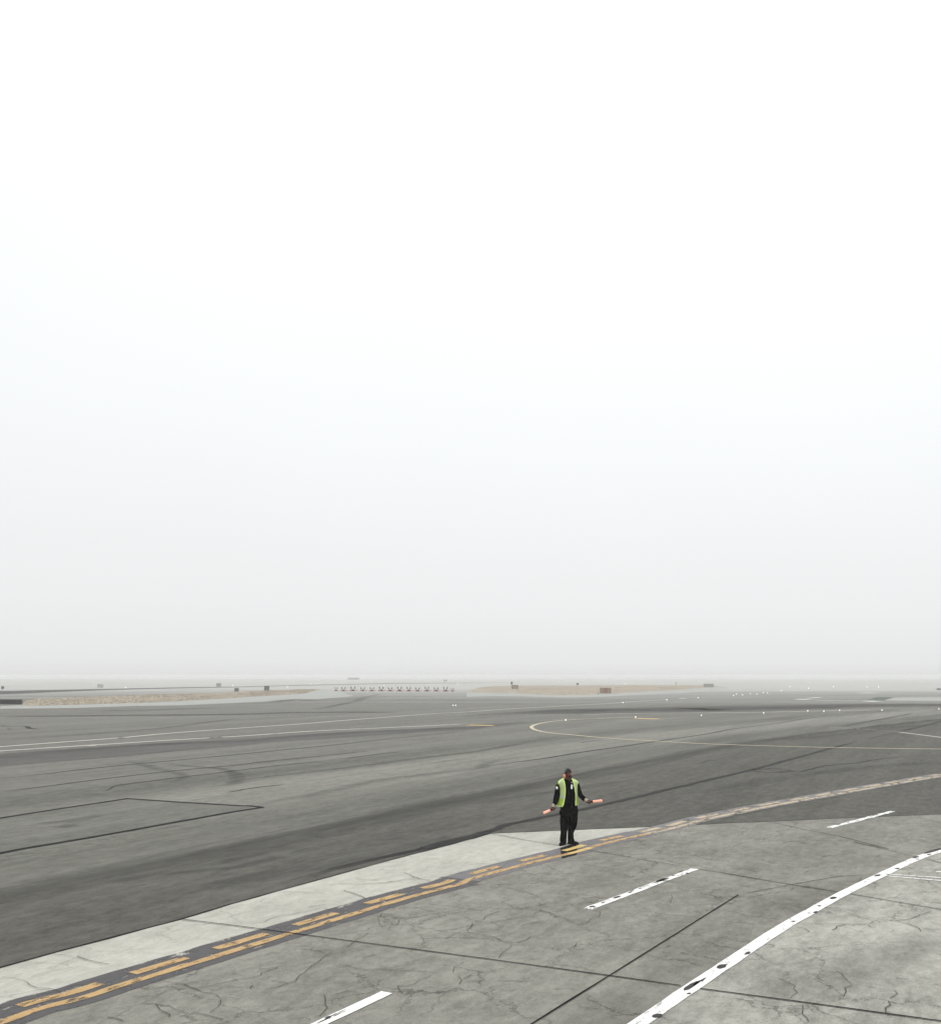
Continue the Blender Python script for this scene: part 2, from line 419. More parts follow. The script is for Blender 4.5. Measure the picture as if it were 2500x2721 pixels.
# ------------------------------------------------------------------ the ground and its paving
def ground_plane(name, x0, x1, y0, y1, z, m):
    bm = bmesh.new(); bm.faces.new([bm.verts.new(p) for p in ((x0, y0, z), (x1, y0, z), (x1, y1, z), (x0, y1, z))])
    return struct(name, bm, m)
ground_plane('ground', -1450, 1450, -25, 2450, 0.0, M['asphalt'])

edge_px = Q(('A', (-60, 985), (0, 965), (430, 845), (850, 735), (1380, 595)), ('B', (0, 470), (650, 290), (1300, 110)), ('G', (-110, 1110), (60, 1063), (180, 1030)))
edge2_px = Q(('G', (180, 1030), (850, 1000), (1480, 975)), ('K', (0, 960), (450, 940), (1000, 915), (1500, 895), (1848, 885)))
edge = GP(edge_px); edge2 = GP(edge2_px)
d_in = (edge[0] - edge[1]).normalized(); d_out = (edge2[-1] - edge2[-2]).normalized()
solid_px = Q(('A', (40, 1378), (340, 1273), (640, 1198), (940, 1098), (1260, 1000), (1560, 908), (1848, 820)),
             ('B', (400, 715), (830, 582), (1200, 468), (1500, 385), (1740, 322)), ('C', (10, 292), (300, 210), (620, 128), (860, 70)),
             ('G', (1040, 1112), (1300, 1052), (1640, 975)), ('K', (0, 932), (300, 868), (600, 808), (900, 755), (1200, 700), (1600, 630), (1848, 588)))
solid = GP(solid_px)
solid = [solid[0] - (solid[1] - solid[0]).normalized() * d for d in (4.5, 3.0, 1.5)] + solid + [solid[-1] + (solid[-1] - solid[-2]).normalized() * d for d in (3, 6, 12, 20)]
SOL = smooth_path(solid, 6)
# pale concrete margin, then the dirtier service road, then the stand beyond the white line
apron = edge + edge2[1:] + [edge2[-1] + d_out * 40, Vector((70, -20, 0)), Vector((-20, -20, 0)), edge[0] + d_in * 8]
polygon('apron_pavement', apron, .004, M['conc_light'])
wl_px = Q(('C', (1335, 1389), (1848, 1037)), ('D', (220, 930), (430, 788), (640, 652), (850, 533), (1080, 405), (1380, 258), (1700, 112), (1848, 65)))
wl = GP(wl_px)
wl = [wl[0] - (wl[1] - wl[0]).normalized() * 9] + wl + [wl[-1] + (wl[-1] - wl[-2]).normalized() * d for d in (2, 4)]
WL = smooth_path(wl, 6)
# the road sheet runs from the yellow line to the white line (and on along the asphalt edge past their meeting point)
k_meet = min(range(len(SOL)), key=lambda i: min((SOL[i] - e).length for e in resample(edge2, .3)))
road_poly = SOL[:k_meet + 1] + [p + Vector((.02, -.05, 0)) for p in resample(edge2, 1.0) if p.x > SOL[k_meet].x + .4] + [edge2[-1] + d_out * 3] + list(reversed(WL))
polygon('service_road', road_poly, .008, M['conc_road'])
stand_poly = [WL[0] + Vector((0, 0, 0))] + WL[1:] + [WL[-1] + Vector((14, 2, 0)), Vector((40, -18, 0)), Vector((5, -18, 0))]
polygon('stand_pavement', stand_poly, .0082, M['conc_apron'])
# thin dark line where the asphalt meets the concrete
strip('pavement_edge_line', edge_px, .045, .012, M['tar'], smooth=False, ragged=.03)
strip('pavement_edge_line', edge2_px, .05, .012, M['tar_soft'], smooth=False, ragged=.03)

lane_edge = smooth_path([G(0, 2382), G(1245, 2121), G(2033, 1968), G(2700, 1890)], 12)
lane_edge = [lane_edge[0] - (lane_edge[1] - lane_edge[0]).normalized() * 6] + lane_edge
bm = bmesh.new(); add_strip(bm, lane_edge, .9, -15.0, .002); struct('asphalt_lane_pavement', bm, M['asphalt_soft'])
bm = bmesh.new(); add_strip(bm, lane_edge, 0.4, 13.5, .0016); struct('asphalt_lane_pavement', bm, M['asphalt_pale'])
polygon('asphalt_lane_pavement', smooth_path(GP(Q(('E', (-60, 420), (0, 415), (700, 368), (1300, 330), (1848, 300)), ('F', (640, 258), (1300, 225), (1848, 205)), ('G', (200, 190), (480, 178)))), 5) + list(reversed(smooth_path(GP(Q(('E', (-60, 525), (0, 515), (500, 470), (900, 440), (1400, 390), (1848, 352)), ('F', (300, 325), (800, 295), (1300, 258), (1848, 225)), ('G', (200, 205), (480, 180)))), 5))), .002, M['asphalt_mid'])
polygon('far_pavement', [Vector((-700, 105, 0)), Vector((700, 105, 0)), Vector((1440, 1100, 0)), Vector((-1440, 1100, 0))], .0024, M['far_hazed'])
wn = NT('sky_mirror_water'); wn.done((.10, .12, .12), .05, spec=.6, bump=wn.noise(wn.co, .8, 3), bumpd=.02, bumps=.01)
polygon('horizon_mirror_water', [Vector((-1440, 1100, 0)), Vector((1440, 1100, 0)), Vector((1440, 2445, 0)), Vector((-1440, 2445, 0))], .004, wn.m)  # unseen water, added to mirror the sky and whiten the horizon

# the sawn patch in the asphalt on the left
patch_px = Q(('E', (-40, 917), (0, 910), (480, 835), (980, 760), (1340, 785)), ('F', (60, 812), (222, 826), (0, 862)), ('E', (1400, 932), (1000, 1005), (560, 1082), (140, 1152)), ('A', (-40, 92)))
polygon('asphalt_patch_pavement', GP(patch_px), .004, M['asphalt_patch'])
for seg in (Q(('E', (-40, 917), (0, 910), (480, 835), (980, 760))), Q(('E', (960, 759), (1340, 785), (1848, 815)), ('F', (120, 815), (225, 827))), Q(('F', (225, 827), (0, 862)), ('E', (1400, 932), (1000, 1005), (560, 1082), (140, 1152)), ('A', (0, 84), (-40, 92)))):
    strip('pavement_seam_line', seg, .19, .010, M['tar'], smooth=False, ragged=.03)

# sealed seams running with the paving lanes
def seam(px, w, m='tar_soft', z=.010, **kw): return strip('pavement_seam_line', px, w * 1.2, z, M[m], **kw)
seam(Q(('B', (330, 330), (600, 255), (830, 190), (1050, 137), (1300, 82), (1560, 30)), ('G', (-60, 1085), (130, 1030), (300, 965), (460, 930), (700, 880), (880, 845), (1100, 795), (1300, 750), (1500, 700), (1700, 655)),
       ('K', (0, 632), (200, 585), (390, 540), (660, 468), (1000, 375), (1190, 325))), .24, 'tar_soft', ragged=.05)
seam(Q(('F', (1400, 1155), (1600, 1095), (1848, 1040)), ('G', (130, 1015), (180, 1012))), .16, 'tar_soft', .0105)
seam(Q(('K', (1270, 305), (1450, 265), (1530, 245))), .3, 'rub_a')
seam(Q(('K', (1530, 245), (1700, 205), (1848, 165), (2000, 122))), .35, 'tar_soft')
seam(Q(('E', (-40, 616), (0, 610), (340, 570), (870, 510), (1400, 460), (1848, 418)), ('F', (350, 388), (700, 355), (1200, 300), (1500, 270), (1848, 235))), .13, 'tar_soft', ragged=.02)
seam(Q(('E', (-40, 718), (0, 712), (430, 655), (900, 595), (1400, 540), (1848, 498)), ('F', (200, 480), (800, 420), (1100, 385))), .12, 'tar_soft')
seam(Q(('E', (-40, 520), (0, 515), (500, 470), (900, 440), (1300, 400), (1848, 355)), ('F', (300, 325), (700, 300))), .18, 'rub_a')
seam(Q(('E', (790, 707), (830, 692), (900, 660), (1100, 632), (1350, 600)), ('F', (0, 548), (300, 510), (800, 462))), .09, 'tar_soft')
seam(Q(('F', (860, 455), (1000, 433), (1170, 412), (1300, 400))), .1, 'tar_soft')
seam(Q(('E', (1730, 714), (1848, 695)), ('F', (60, 693), (180, 675), (400, 650))), .1, 'tar_soft')
seam(Q(('G', (40, 536), (300, 490), (600, 450), (870, 405), (1150, 365), (1450, 320), (1848, 262)), ('K', (250, 225), (600, 180), (850, 140), (1060, 120))), .2, 'tar_soft')
seam(Q(('K', (1070, 208), (1300, 165), (1480, 133), (1640, 103))), .3, 'tar_soft')
seam(Q(('K', (700, 542), (760, 552), (850, 535), (920, 515), (1050, 498), (1200, 485), (1350, 460), (1560, 438))), .13, 'tar_soft')
seam(Q(('G', (920, 242), (1000, 237), (1100, 230), (1240, 240))), .2, 'rub_a')
seam(Q(('G', (870, 332), (960, 318), (1050, 308))), .14, 'tar_soft')
seam(Q(('K', (1110, 252), (1200, 240), (1285, 232))), .3, 'rub_a')
seam(Q(('K', (840, 302), (915, 294))), .2, 'rub_a')
seam(Q(('K', (1540, 272), (1600, 286), (1660, 293))), .2, 'rub_a')
seam(Q(('K', (470, 530), (560, 540), (690, 541), (640, 551), (560, 555))), .25, 'rub_a', .0112)
seam(Q(('K', (390, 543), (500, 558), (600, 560), (700, 553), (745, 551))), .13, 'tar_soft', .0108)
seam(Q(('K', (400, 540), (500, 533), (560, 528), (640, 537))), .10, 'tar_soft', .0114)
seam(Q(('F', (1520, 385), (1600, 381), (1665, 377))), .25, 'rub_a')
seam(Q(('F', (1470, 490), (1600, 475), (1720, 463), (1848, 455))), .3, 'rub_b')
seam(Q(('E', (0, 200), (60, 205), (180, 203), (230, 220), (310, 228))), .35, 'tar_soft')
seam(Q(('E', (60, 215), (100, 235), (180, 225))), .3, 'rub_a')
seam(Q(('E', (490, 240), (540, 235))), .3, 'rub_a')
seam(Q(('G', (1480, 520), (1560, 505), (1640, 495))), .2, 'rub_b')
seam(Q(('K', (0, 487), (60, 470), (130, 462))), .2, 'rub_a')
seam(Q(('G', (1750, 495), (1848, 478))), .2, 'rub_b')

# broad tyre marks and paving lanes
def rub(px, w, m='rub_a', z=.006, **kw): return strip('pavement_stain_surface', px, w, z, M[m], **kw)
def lane(px_a, px_b, m, z=.0026): polygon('asphalt_lane_pavement', GP(px_a) + list(reversed(GP(px_b))), z, M[m])
lane(Q(('S4', (1700, 590),), ('S5', (600, 545), (1300, 505), (1848, 480)), ('S6', (800, 465), (1848, 440)), ('S7', (900, 430), (1848, 415)), ('S8', (1000, 392), (1848, 395), (2400, 395))), Q(('S4', (1700, 600),), ('S5', (800, 572), (1848, 560)), ('S6', (900, 552), (1848, 535)), ('S7', (900, 522), (1848, 495)), ('S8', (1000, 450), (1848, 440), (2400, 435))), 'asphalt_dark')
bm = bmesh.new(); add_strip(bm, lane_edge, -.45, .45, .006); struct('pavement_stain_surface', bm, M['rub_a'])
rub(Q(('A', (800, 320), (950, 290), (1150, 250)), ('B', (0, 190), (400, 100))), .5, 'rub_b')
rub(Q(('F', (0, 620), (400, 575), (800, 530), (1200, 478), (1500, 440), (1848, 400)), ('G', (300, 355), (700, 285))), .7, 'rub_a', .0064)
rub(Q(('F', (200, 790), (600, 735), (900, 660), (1200, 605), (1600, 560), (1848, 535)), ('G', (200, 470), (500, 430))), .9, 'rub_b', .0068)
rub(Q(('E', (1000, 470), (1250, 540), (1380, 570), (1400, 600), (1250, 640))), .8, 'rub_b', .0072)
rub(Q(('E', (1300, 490), (1500, 515), (1700, 530)), ('F', (0, 560), (20, 600), (-20, 650), (-200, 680))), .8, 'rub_a', .0076)
rub(Q(('E', (250, 955), (420, 940), (560, 930), (800, 880))), .6, 'rub_b', .0066)
rub(Q(('E', (450, 985), (520, 970), (600, 962))), .6, 'rub_a', .0070)
rub(Q(('F', (1848, 1040), (1500, 1100), (1000, 1230)), ('B', (0, 300), (-300, 370))), 1.0, 'rub_b', .0062)
rub(Q(('G', (0, 805), (400, 745), (800, 690), (1200, 620))), .8, 'rub_b', .0066)
rub(Q(('E', (0, 308), (300, 290), (700, 262), (1200, 222), (1600, 172), (1848, 140))), 1.2, 'rub_a', .0062)
rub(Q(('E', (760, 88), (900, 82), (1100, 78), (1300, 72), (1500, 65), (1700, 63))), 2.2, 'rub_c', .0064)
rub(Q(('E', (-40, 128), (400, 126), (900, 120)), ('F', (0, 112), (500, 98), (1000, 95), (1300, 100))), 4.5, 'rub_c', .0068)
rub(Q(('F', (600, 78), (700, 62), (800, 40), (900, 22))), 1.4, 'rub_b', .0062)
rub(Q(('E', (-60, 410), (400, 392), (900, 358), (1500, 330), (1848, 318)), ('F', (400, 290), (900, 255), (1500, 225), (1848, 205))), 2.6, 'rub_b', .0072)
rub(Q(('S5', (900, 560), (1300, 540), (1848, 505)), ('S6', (600, 500), (1200, 500), (1848, 490)), ('S7', (0, 490), (900, 475), (1848, 455)), ('S8', (400, 425), (1200, 415), (1848, 410), (2400, 405))), 11.0, 'rub_c', .0072)
rub(Q(('G', (0, 190), (300, 180), (700, 165))), .9, 'rub_b', .0068)
rub(Q(('G', (700, 160), (1100, 148), (1500, 132), (1848, 118)), ('K', (480, 112), (1100, 95), (1848, 80))), 1.0, 'rub_b', .0074)
rub(Q(('S3', (1260, 480), (1400, 455), (1600, 425), (1848, 380)), ('S4', (200, 320), (500, 250))), 2.2, 'rub_b', .0070)
rub(Q(('S3', (1500, 330), (1848, 322)), ('S4', (60, 318), (250, 312), (600, 300), (1300, 298))), 4.0, 'rub_b', .0076)
rub(Q(('S3', (0, 405), (500, 395), (900, 350), (1300, 370))), 4.0, 'rub_b', .0078)
rub([(1560, 2800), (1690, 2690), (1850, 2560), (2000, 2455), (2150, 2385), (2300, 2325)], 1.5, 'rub_d', .0092)
rub([(2560, 2480), (2400, 2530), (2200, 2600), (2000, 2680)], 1.3, 'rub_d', .0094)
rub(Q(('K', (0, 730), (500, 620), (900, 560), (1500, 500), (1848, 480))), 1.5, 'rub_b', .0078)
rub(Q(('K', (300, 320), (700, 300), (1100, 265), (1500, 210), (1848, 190))), 2.0, 'rub_b', .0080)

# ------------------------------------------------------------------ yellow boundary markings
def nearest_s(pt): return project(SOL, G(*pt))[1]
bm = bmesh.new()
sA = 0.0; sB = arcl(SOL)[-1]; s_worn = nearest_s(Q(('G', (1380, 1030)))[0]); s_mid = nearest_s(Q(('C', (20, 290)))[0])
add_strip(bm, sub_path(SOL, sA, s_mid), -.27, .60, .0125, .03); struct('road_marking', bm, M['edge'])
bm = bmesh.new(); add_strip(bm, sub_path(SOL, s_mid, s_worn), -.24, .58, .0126, .03)
M['edge_mid'] = paint('dark_edging_paint_faded', (.128, .123, .128), .16, tint=.2)
struct('road_marking', bm, M['edge_mid'])
bm = bmesh.new(); add_strip(bm, sub_path(SOL, s_worn, sB), -.20, .56, .0127, .03); struct('road_marking', bm, M['edge_worn'])
PZX = 1400
s_b0 = nearest_s((1489, 2262)); s_b1 = nearest_s((1530, 2253))
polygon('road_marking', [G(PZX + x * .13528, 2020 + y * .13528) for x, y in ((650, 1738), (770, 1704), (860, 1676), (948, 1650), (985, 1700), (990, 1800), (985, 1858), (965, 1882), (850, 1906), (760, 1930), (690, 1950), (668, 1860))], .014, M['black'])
for a, b, m in ((sA, s_b0 - .25, 'yellow'), (s_b0 - .25, s_b1 + .1, 'yellow_new'), (s_b1 + .1, s_worn, 'yellow'), (s_worn, sB, 'yellow_worn')):
    bm = bmesh.new(); add_strip(bm, sub_path(SOL, a, b), -.080, .080, .0165, .016); struct('road_marking', bm, M[m])
dash_notes = [(('A', (175, 1270)), ('A', (780, 1092))), (('A', (1005, 1010)), ('A', (1435, 892))), (('A', (1635, 818)), ('B', (275, 708))), (('B', (460, 638)), ('B', (800, 548))),
              (('B', (1015, 474)), ('B', (1305, 404))), (('B', (1440, 356)), ('B', (1710, 292))), (('C', (20, 245)), ('C', (272, 190))), (('C', (402, 145)), ('C', (605, 102))),
              (('C', (725, 65)), ('C', (925, 24))), (('G', (1030, 1085)), ('G', (1195, 1050))), (('G', (1305, 1019)), ('G', (1455, 984))), (('G', (1540, 972)), ('G', (1700, 938)))]
spans = []
for a, b in dash_notes:
    d0, s0, _ = project(SOL, G(*Q(a)[0])); d1, s1, _ = project(SOL, G(*Q(b)[0])); spans.append((s0, s1))
print('dash offsets', [round(project(SOL, G(*Q(a)[0]))[0], 2) for a, b in dash_notes], [round(b - a, 2) for a, b in spans], [round(b[0] - a[0], 2) for a, b in zip(spans, spans[1:])])
while spans[-1][1] < sB - 3: spans.append((spans[-1][0] + 1.85, spans[-1][0] + 1.85 + 1.25))
# the first dash before the frame
spans.insert(0, (spans[0][0] - 1.75, spans[0][0] - .55))
for s0, s1 in spans:
    m = 'yellow_new' if s0 < (s_b0 + s_b1) / 2 < s1 else 'yellow' if s1 < s_worn + 1 else 'yellow_worn'
    bm = bmesh.new(); add_strip(bm, sub_path(SOL, s0, s1), .205, .385, .0165, .012, seed=s0); struct('road_marking', bm, M[m])

# ------------------------------------------------------------------ white markings, with bare spots where the paint has gone
def blob(bm, c, a, rx, ry, z, mi, seed):
    vs = []
    for k in range(16):
        t = 2 * math.pi * k / 16; r = 1 + .35 * noise.noise(Vector((math.cos(t) * 1.3, math.sin(t) * 1.3, seed)))
        x, y = rx * r * math.cos(t), ry * r * math.sin(t)
        vs.append(bm.verts.new((c.x + x * math.cos(a) - y * math.sin(a), c.y + x * math.sin(a) + y * math.cos(a), z)))
    f = bm.faces.new(vs); f.material_index = mi
def heading(px, ref):
    i = min(range(len(ref) - 1), key=lambda i: (ref[i] - G(*px)).length); d = ref[i + 1] - ref[i]
    return math.atan2(d.y, d.x)
bm = bmesh.new(); add_strip(bm, WL, -.105, .105, .0165, .012)
for (tile, x, y, rx, ry) in (('C', 1460, 1340, .09, .05), ('C', 1705, 1168, .035, .025), ('C', 1720, 1110, .24, .045), ('C', 1770, 1085, .14, .02), ('D', 165, 960, .14, .055), ('D', 365, 857, .10, .035), ('D', 715, 612, .05, .03),
                              ('D', 885, 541, .08, .03), ('D', 1022, 431, .12, .05), ('D', 915, 492, .06, .03), ('D', 1360, 258, .12, .05), ('D', 1512, 205, .08, .05), ('D', 1655, 116, .15, .06), ('D', 1668, 132, .06, .04), ('D', 1758, 95, .1, .04), ('D', 1790, 68, .6, .06), ('D', 20, 1062, .1, .02)):
    px = Q((tile, (x, y)))[0]; blob(bm, G(*px), heading(px, WL), rx, ry, .0172, 1, x * .37)
struct('road_marking', bm, [M['white'], M['chip']])
d1 = GP(Q(('C', (925, 516), (1752, 206))))
bm = bmesh.new(); add_strip(bm, resample(d1, .2), -.082, .082, .0165, .02, seed=3)
for (x, y, rx, ry) in ((1500, 292, .24, .06), (1480, 300, .3, .03), (1155, 425, .12, .035), (960, 497, .07, .04), (1250, 390, .06, .03), (1585, 258, .06, .03), (1690, 240, .05, .04), (1330, 358, .07, .02), (1050, 465, .05, .02), (1640, 228, .09, .02)):
    px = Q(('C', (x, y)))[0]; blob(bm, G(*px), heading(px, d1), rx, ry, .0172, 1, x * .61)
struct('road_marking', bm, [M['white_worn'], M['chip']])
d2 = GP(Q(('B', (640, 1412), (1178, 1158)))); d2[0] = d2[0] + (d2[0] - d2[1]).normalized() * .4
bm = bmesh.new(); add_strip(bm, resample(d2, .2), -.085, .085, .0165, .01, seed=5)
for (x, y, rx, ry) in ((745, 1345, .12, .012), (700, 1372, .14, .014), (790, 1335, .06, .01), (830, 1305, .08, .008), (720, 1350, .05, .012)):
    px = Q(('B', (x, y)))[0]; blob(bm, G(*px), heading(px, d2), rx, ry, .0172, 1, x * .61)
struct('road_marking', bm, [M['white'], M['chip']])
d3 = GP(Q(('K', (985, 987), (1480, 860))))
bm = bmesh.new(); add_strip(bm, resample(d3, .2), -.085, .085, .0165, .04, seed=8)
for (x, y, rx, ry) in ((1060, 962, .16, .03), (1250, 905, .1, .02), (1330, 893, .08, .02), (1420, 880, .08, .02)):
    px = Q(('K', (x, y)))[0]; blob(bm, G(*px), heading(px, d3), rx, ry, .0172, 1, x * .61)
struct('road_marking', bm, [M['white_worn'], M['chip']])
for px in (Q(('D', (1425, 247), (1848, 275), (2300, 303))), Q(('D', (1440, 262), (1848, 297), (2300, 335)))):
    strip('road_marking', px, .075, .0165, M['white_worn'], smooth=False, n=4)
strip('road_marking', Q(('D', (1812, 229), (1900, 232))), .08, .0165, M['white'], smooth=False)

# ------------------------------------------------------------------ concrete joints (they run on through the paint)
def joint(px, w=.022, m='joint', **kw): return strip('pavement_joint_line', px, w, .020, M[m], smooth=False, ragged=.008, **kw)
joint(Q(('A', (1380, 593), (1848, 650)), ('B', (900, 763), (1848, 888)), ('C', (1095, 1030),), ('C', (1640, 1107),)), .028)
joint(Q(('D', (0, 1130), (900, 1250), (1848, 1380), (2300, 1440))), .032)
joint(Q(('G', (180, 1030), (440, 1080), (690, 1120)), ('C', (715, 26),)), .026)
joint(Q(('C', (830, 42), (960, 68), (1140, 98), (1420, 148), (1700, 194))), .034, 'joint_soft')
joint(Q(('C', (1780, 208),), ('D', (160, 235), (560, 305), (700, 328), (1060, 385))), .028)
joint(Q(('D', (1150, 400), (1560, 470), (1848, 520), (2300, 600))), .028)
joint(Q(('K', (530, 940), (800, 1000), (1060, 1050), (1450, 1150)), ('D', (1180, 0), (1500, 75), (1650, 112))), .04, 'joint_soft')
joint(Q(('D', (1720, 125), (1848, 160), (2200, 250))), .04, 'joint_soft')
joint(Q(('C', (440, 1440), (520, 1389), (1095, 1030), (1848, 555)), ('D', (295, 407),)), .024)
joint(Q(('D', (295, 407), (700, 328), (1060, 265), (1340, 250))), .03, 'joint_soft')

# ------------------------------------------------------------------ traced cracks
CR = [('A', .03, (0, 1040), (100, 1050), (165, 1075), (240, 1105), (300, 1125), (380, 1125), (460, 1155)), ('A', .025, (0, 1198), (80, 1185), (250, 1150), (400, 1125)),
      ('A', .02, (415, 860), (500, 872), (560, 880)), ('A', .06, (590, 880), (640, 905), (720, 922), (830, 940)), ('A', .03, (1230, 1065), (1400, 1095), (1520, 1130), (1610, 1170), (1690, 1210)),
      ('A', .02, (1690, 1215), (1760, 1205), (1848, 1215)), ('A', .03, (1690, 1215), (1650, 1265), (1650, 1310)), ('A', .02, (1000, 1190), (1180, 1180), (1300, 1150), (1450, 1130), (1600, 1110), (1848, 1055)),
      ('A', .03, (1200, 1250), (1230, 1290), (1290, 1320), (1300, 1345)), ('A', .05, (1460, 1345), (1530, 1315), (1620, 1335), (1700, 1370)), ('A', .02, (1370, 1330), (1460, 1345)), ('A', .05, (830, 1350), (890, 1365), (950, 1389)),
      ('B', .03, (0, 1065), (120, 1050), (200, 1035), (225, 1010), (300, 985), (360, 965)), ('B', .04, (210, 972), (290, 970), (360, 962)), ('B', .04, (285, 1135), (340, 1110), (390, 1080), (450, 1070), (510, 1030), (570, 985), (620, 950), (640, 925), (700, 890), (740, 855)),
      ('B', .03, (290, 1072), (390, 1080)), ('B', .03, (625, 965), (690, 965)), ('B', .02, (830, 955), (920, 975), (1000, 980), (1100, 985), (1400, 995), (1480, 1000)), ('B', .05, (1400, 995), (1480, 1000), (1550, 1012)),
      ('B', .035, (1500, 1040), (1440, 1060), (1390, 1095), (1330, 1110), (1260, 1115)), ('B', .02, (530, 1165), (600, 1185), (670, 1190)), ('B', .035, (660, 1190), (690, 1220), (700, 1250), (720, 1280), (690, 1320), (660, 1345)), ('B', .02, (730, 1195), (830, 1175), (870, 1140)),
      ('B', .03, (440, 1365), (540, 1355), (575, 1370), (570, 1389)), ('B', .03, (140, 1130), (160, 1105)), ('B', .02, (1240, 510), (1400, 512), (1480, 525), (1560, 540), (1640, 545), (1740, 520)), ('B', .03, (1140, 552), (1250, 568), (1320, 580), (1400, 580), (1500, 560), (1610, 545)),
      ('B', .02, (1145, 555), (1110, 590), (1130, 630), (1160, 660)), ('B', .03, (1320, 580), (1280, 615), (1250, 640), (1200, 670)), ('B', .025, (1480, 478), (1600, 488), (1700, 495), (1848, 520)), ('B', .03, (1690, 400), (1740, 415), (1800, 425)),
      ('B', .02, (1620, 745), (1700, 705), (1848, 700)), ('B', .03, (1790, 700), (1800, 660), (1848, 635)), ('B', .03, (1760, 920), (1690, 965), (1690, 1000)), ('B', .03, (1720, 1030), (1740, 1060), (1830, 1025)), ('B', .03, (1740, 1060), (1740, 1100)), ('B', .02, (980, 905), (1085, 868)),
      ('B', .025, (860, 810), (950, 750), (1040, 700)), ('B', .02, (830, 850), (860, 845)), ('B', .03, (1270, 1110), (1320, 1165), (1360, 1165)), ('B', .02, (1090, 985), (1200, 975), (1340, 940)),
      ('B', .04, (120, 640), (240, 625), (300, 585), (450, 555), (560, 535), (680, 512)), ('B', .03, (340, 380), (520, 388), (700, 400)), ('B', .09, (800, 320), (980, 325), (1120, 315), (1250, 300), (1330, 285), (1420, 292)), ('B', .09, (1310, 235), (1370, 260), (1430, 285), (1490, 297)),
      ('B', .09, (830, 375), (920, 390), (970, 415), (1010, 435)), ('B', .04, (1100, 210), (1200, 218), (1250, 210)), ('B', .05, (950, 285), (1100, 292)), ('B', .05, (1480, 125), (1570, 125)), ('B', .05, (1350, 110), (1450, 122)), ('B', .05, (1810, 82), (1848, 84)), ('B', .04, (600, 500), (690, 480)), ('B', .04, (700, 515), (760, 525)),
      ('C', .02, (0, 510), (100, 522), (240, 542), (150, 570), (60, 625), (0, 680)), ('C', .03, (170, 340), (300, 350), (400, 375), (480, 395), (545, 420), (500, 440)), ('C', .035, (370, 430), (310, 445), (275, 465), (330, 480), (340, 510)), ('C', .03, (340, 510), (440, 515), (540, 525), (640, 545), (680, 580)),
      ('C', .03, (560, 530), (520, 560)), ('C', .02, (660, 540), (800, 525), (860, 510), (790, 480)), ('C', .04, (910, 435), (1040, 425)), ('C', .035, (970, 525), (1010, 545), (1015, 575), (960, 590), (860, 640)), ('C', .03, (430, 650), (480, 625), (580, 618)), ('C', .025, (0, 705), (100, 712), (190, 730), (260, 760), (340, 775)),
      ('C', .045, (340, 775), (420, 775), (480, 755), (500, 730)), ('C', .02, (340, 790), (280, 850), (250, 890)), ('C', .02, (500, 740), (600, 738)), ('C', .02, (0, 1070), (140, 1075), (300, 1065), (490, 1072)), ('C', .03, (610, 175), (660, 210), (740, 240)), ('C', .03, (900, 170), (1040, 195), (1140, 220)),
      ('C', .04, (1200, 255), (1270, 275), (1290, 265)), ('C', .02, (1290, 285), (1400, 315)), ('C', .02, (1280, 530), (1400, 540), (1560, 565), (1730, 580)), ('C', .02, (1070, 800), (1180, 825), (1350, 845)), ('C', .03, (790, 808), (835, 780)), ('C', .03, (700, 965), (750, 960)), ('C', .03, (1520, 820), (1570, 800)), ('C', .025, (1480, 900), (1620, 905), (1800, 908)),
      ('C', .03, (1560, 470), (1590, 435)), ('C', .03, (1580, 440), (1570, 410)), ('C', .02, (850, 1270), (960, 1290), (1060, 1295), (1120, 1275)), ('C', .05, (20, 82), (40, 82)), ('C', .05, (90, 92), (108, 92)), ('C', .02, (20, 175), (180, 165)), ('C', .02, (300, 80), (430, 95)),
      ('D', .025, (180, 530), (280, 545), (340, 565), (480, 580), (600, 595)), ('D', .02, (80, 610), (250, 615), (420, 635)), ('D', .03, (630, 475), (740, 482), (850, 490)), ('D', .02, (960, 505), (1100, 520), (1220, 530)), ('D', .05, (800, 620), (860, 625), (1000, 632), (1150, 635), (1280, 632)), ('D', .08, (1020, 680), (1060, 655), (1130, 640)),
      ('D', .05, (1280, 632), (1330, 610), (1370, 600), (1500, 605), (1580, 600), (1650, 585), (1690, 560), (1760, 535)), ('D', .04, (1290, 640), (1330, 660), (1360, 665)), ('D', .03, (1120, 550), (1200, 570), (1300, 580), (1370, 600)), ('D', .045, (1510, 605), (1580, 630), (1680, 665), (1700, 690)), ('D', .03, (1700, 660), (1780, 670), (1848, 678)), ('D', .05, (740, 655), (790, 665), (830, 700)),
      ('D', .025, (630, 1065), (700, 1095), (745, 1115), (720, 1160), (690, 1180), (680, 1215)), ('D', .03, (810, 1265), (790, 1290), (810, 1330), (830, 1389)), ('D', .03, (1170, 1100), (1130, 1130), (1120, 1160), (1080, 1190)), ('D', .02, (1050, 990), (1130, 1060), (1180, 1100)), ('D', .025, (1270, 1105), (1380, 1135), (1500, 1145), (1510, 1165), (1480, 1205)),
      ('D', .06, (1440, 1220), (1450, 1260), (1440, 1310), (1460, 1340)), ('D', .06, (1535, 1050), (1610, 1055)), ('D', .04, (1720, 1200), (1780, 1208)), ('D', .03, (130, 1248), (180, 1252)), ('D', .05, (1690, 835), (1730, 838)), ('D', .04, (1540, 858), (1580, 860)), ('D', .03, (590, 1280), (610, 1284)), ('D', .06, (820, 235), (840, 225)), ('D', .06, (1080, 80), (1110, 86)), ('D', .06, (660, 82), (680, 88)),
      ('D', .03, (1380, 450), (1560, 400)), ('D', .02, (1330, 120), (1420, 100), (1500, 120)), ('D', .025, (360, 210), (420, 222)), ('D', .03, (0, 280), (40, 285))]
bm = bmesh.new()
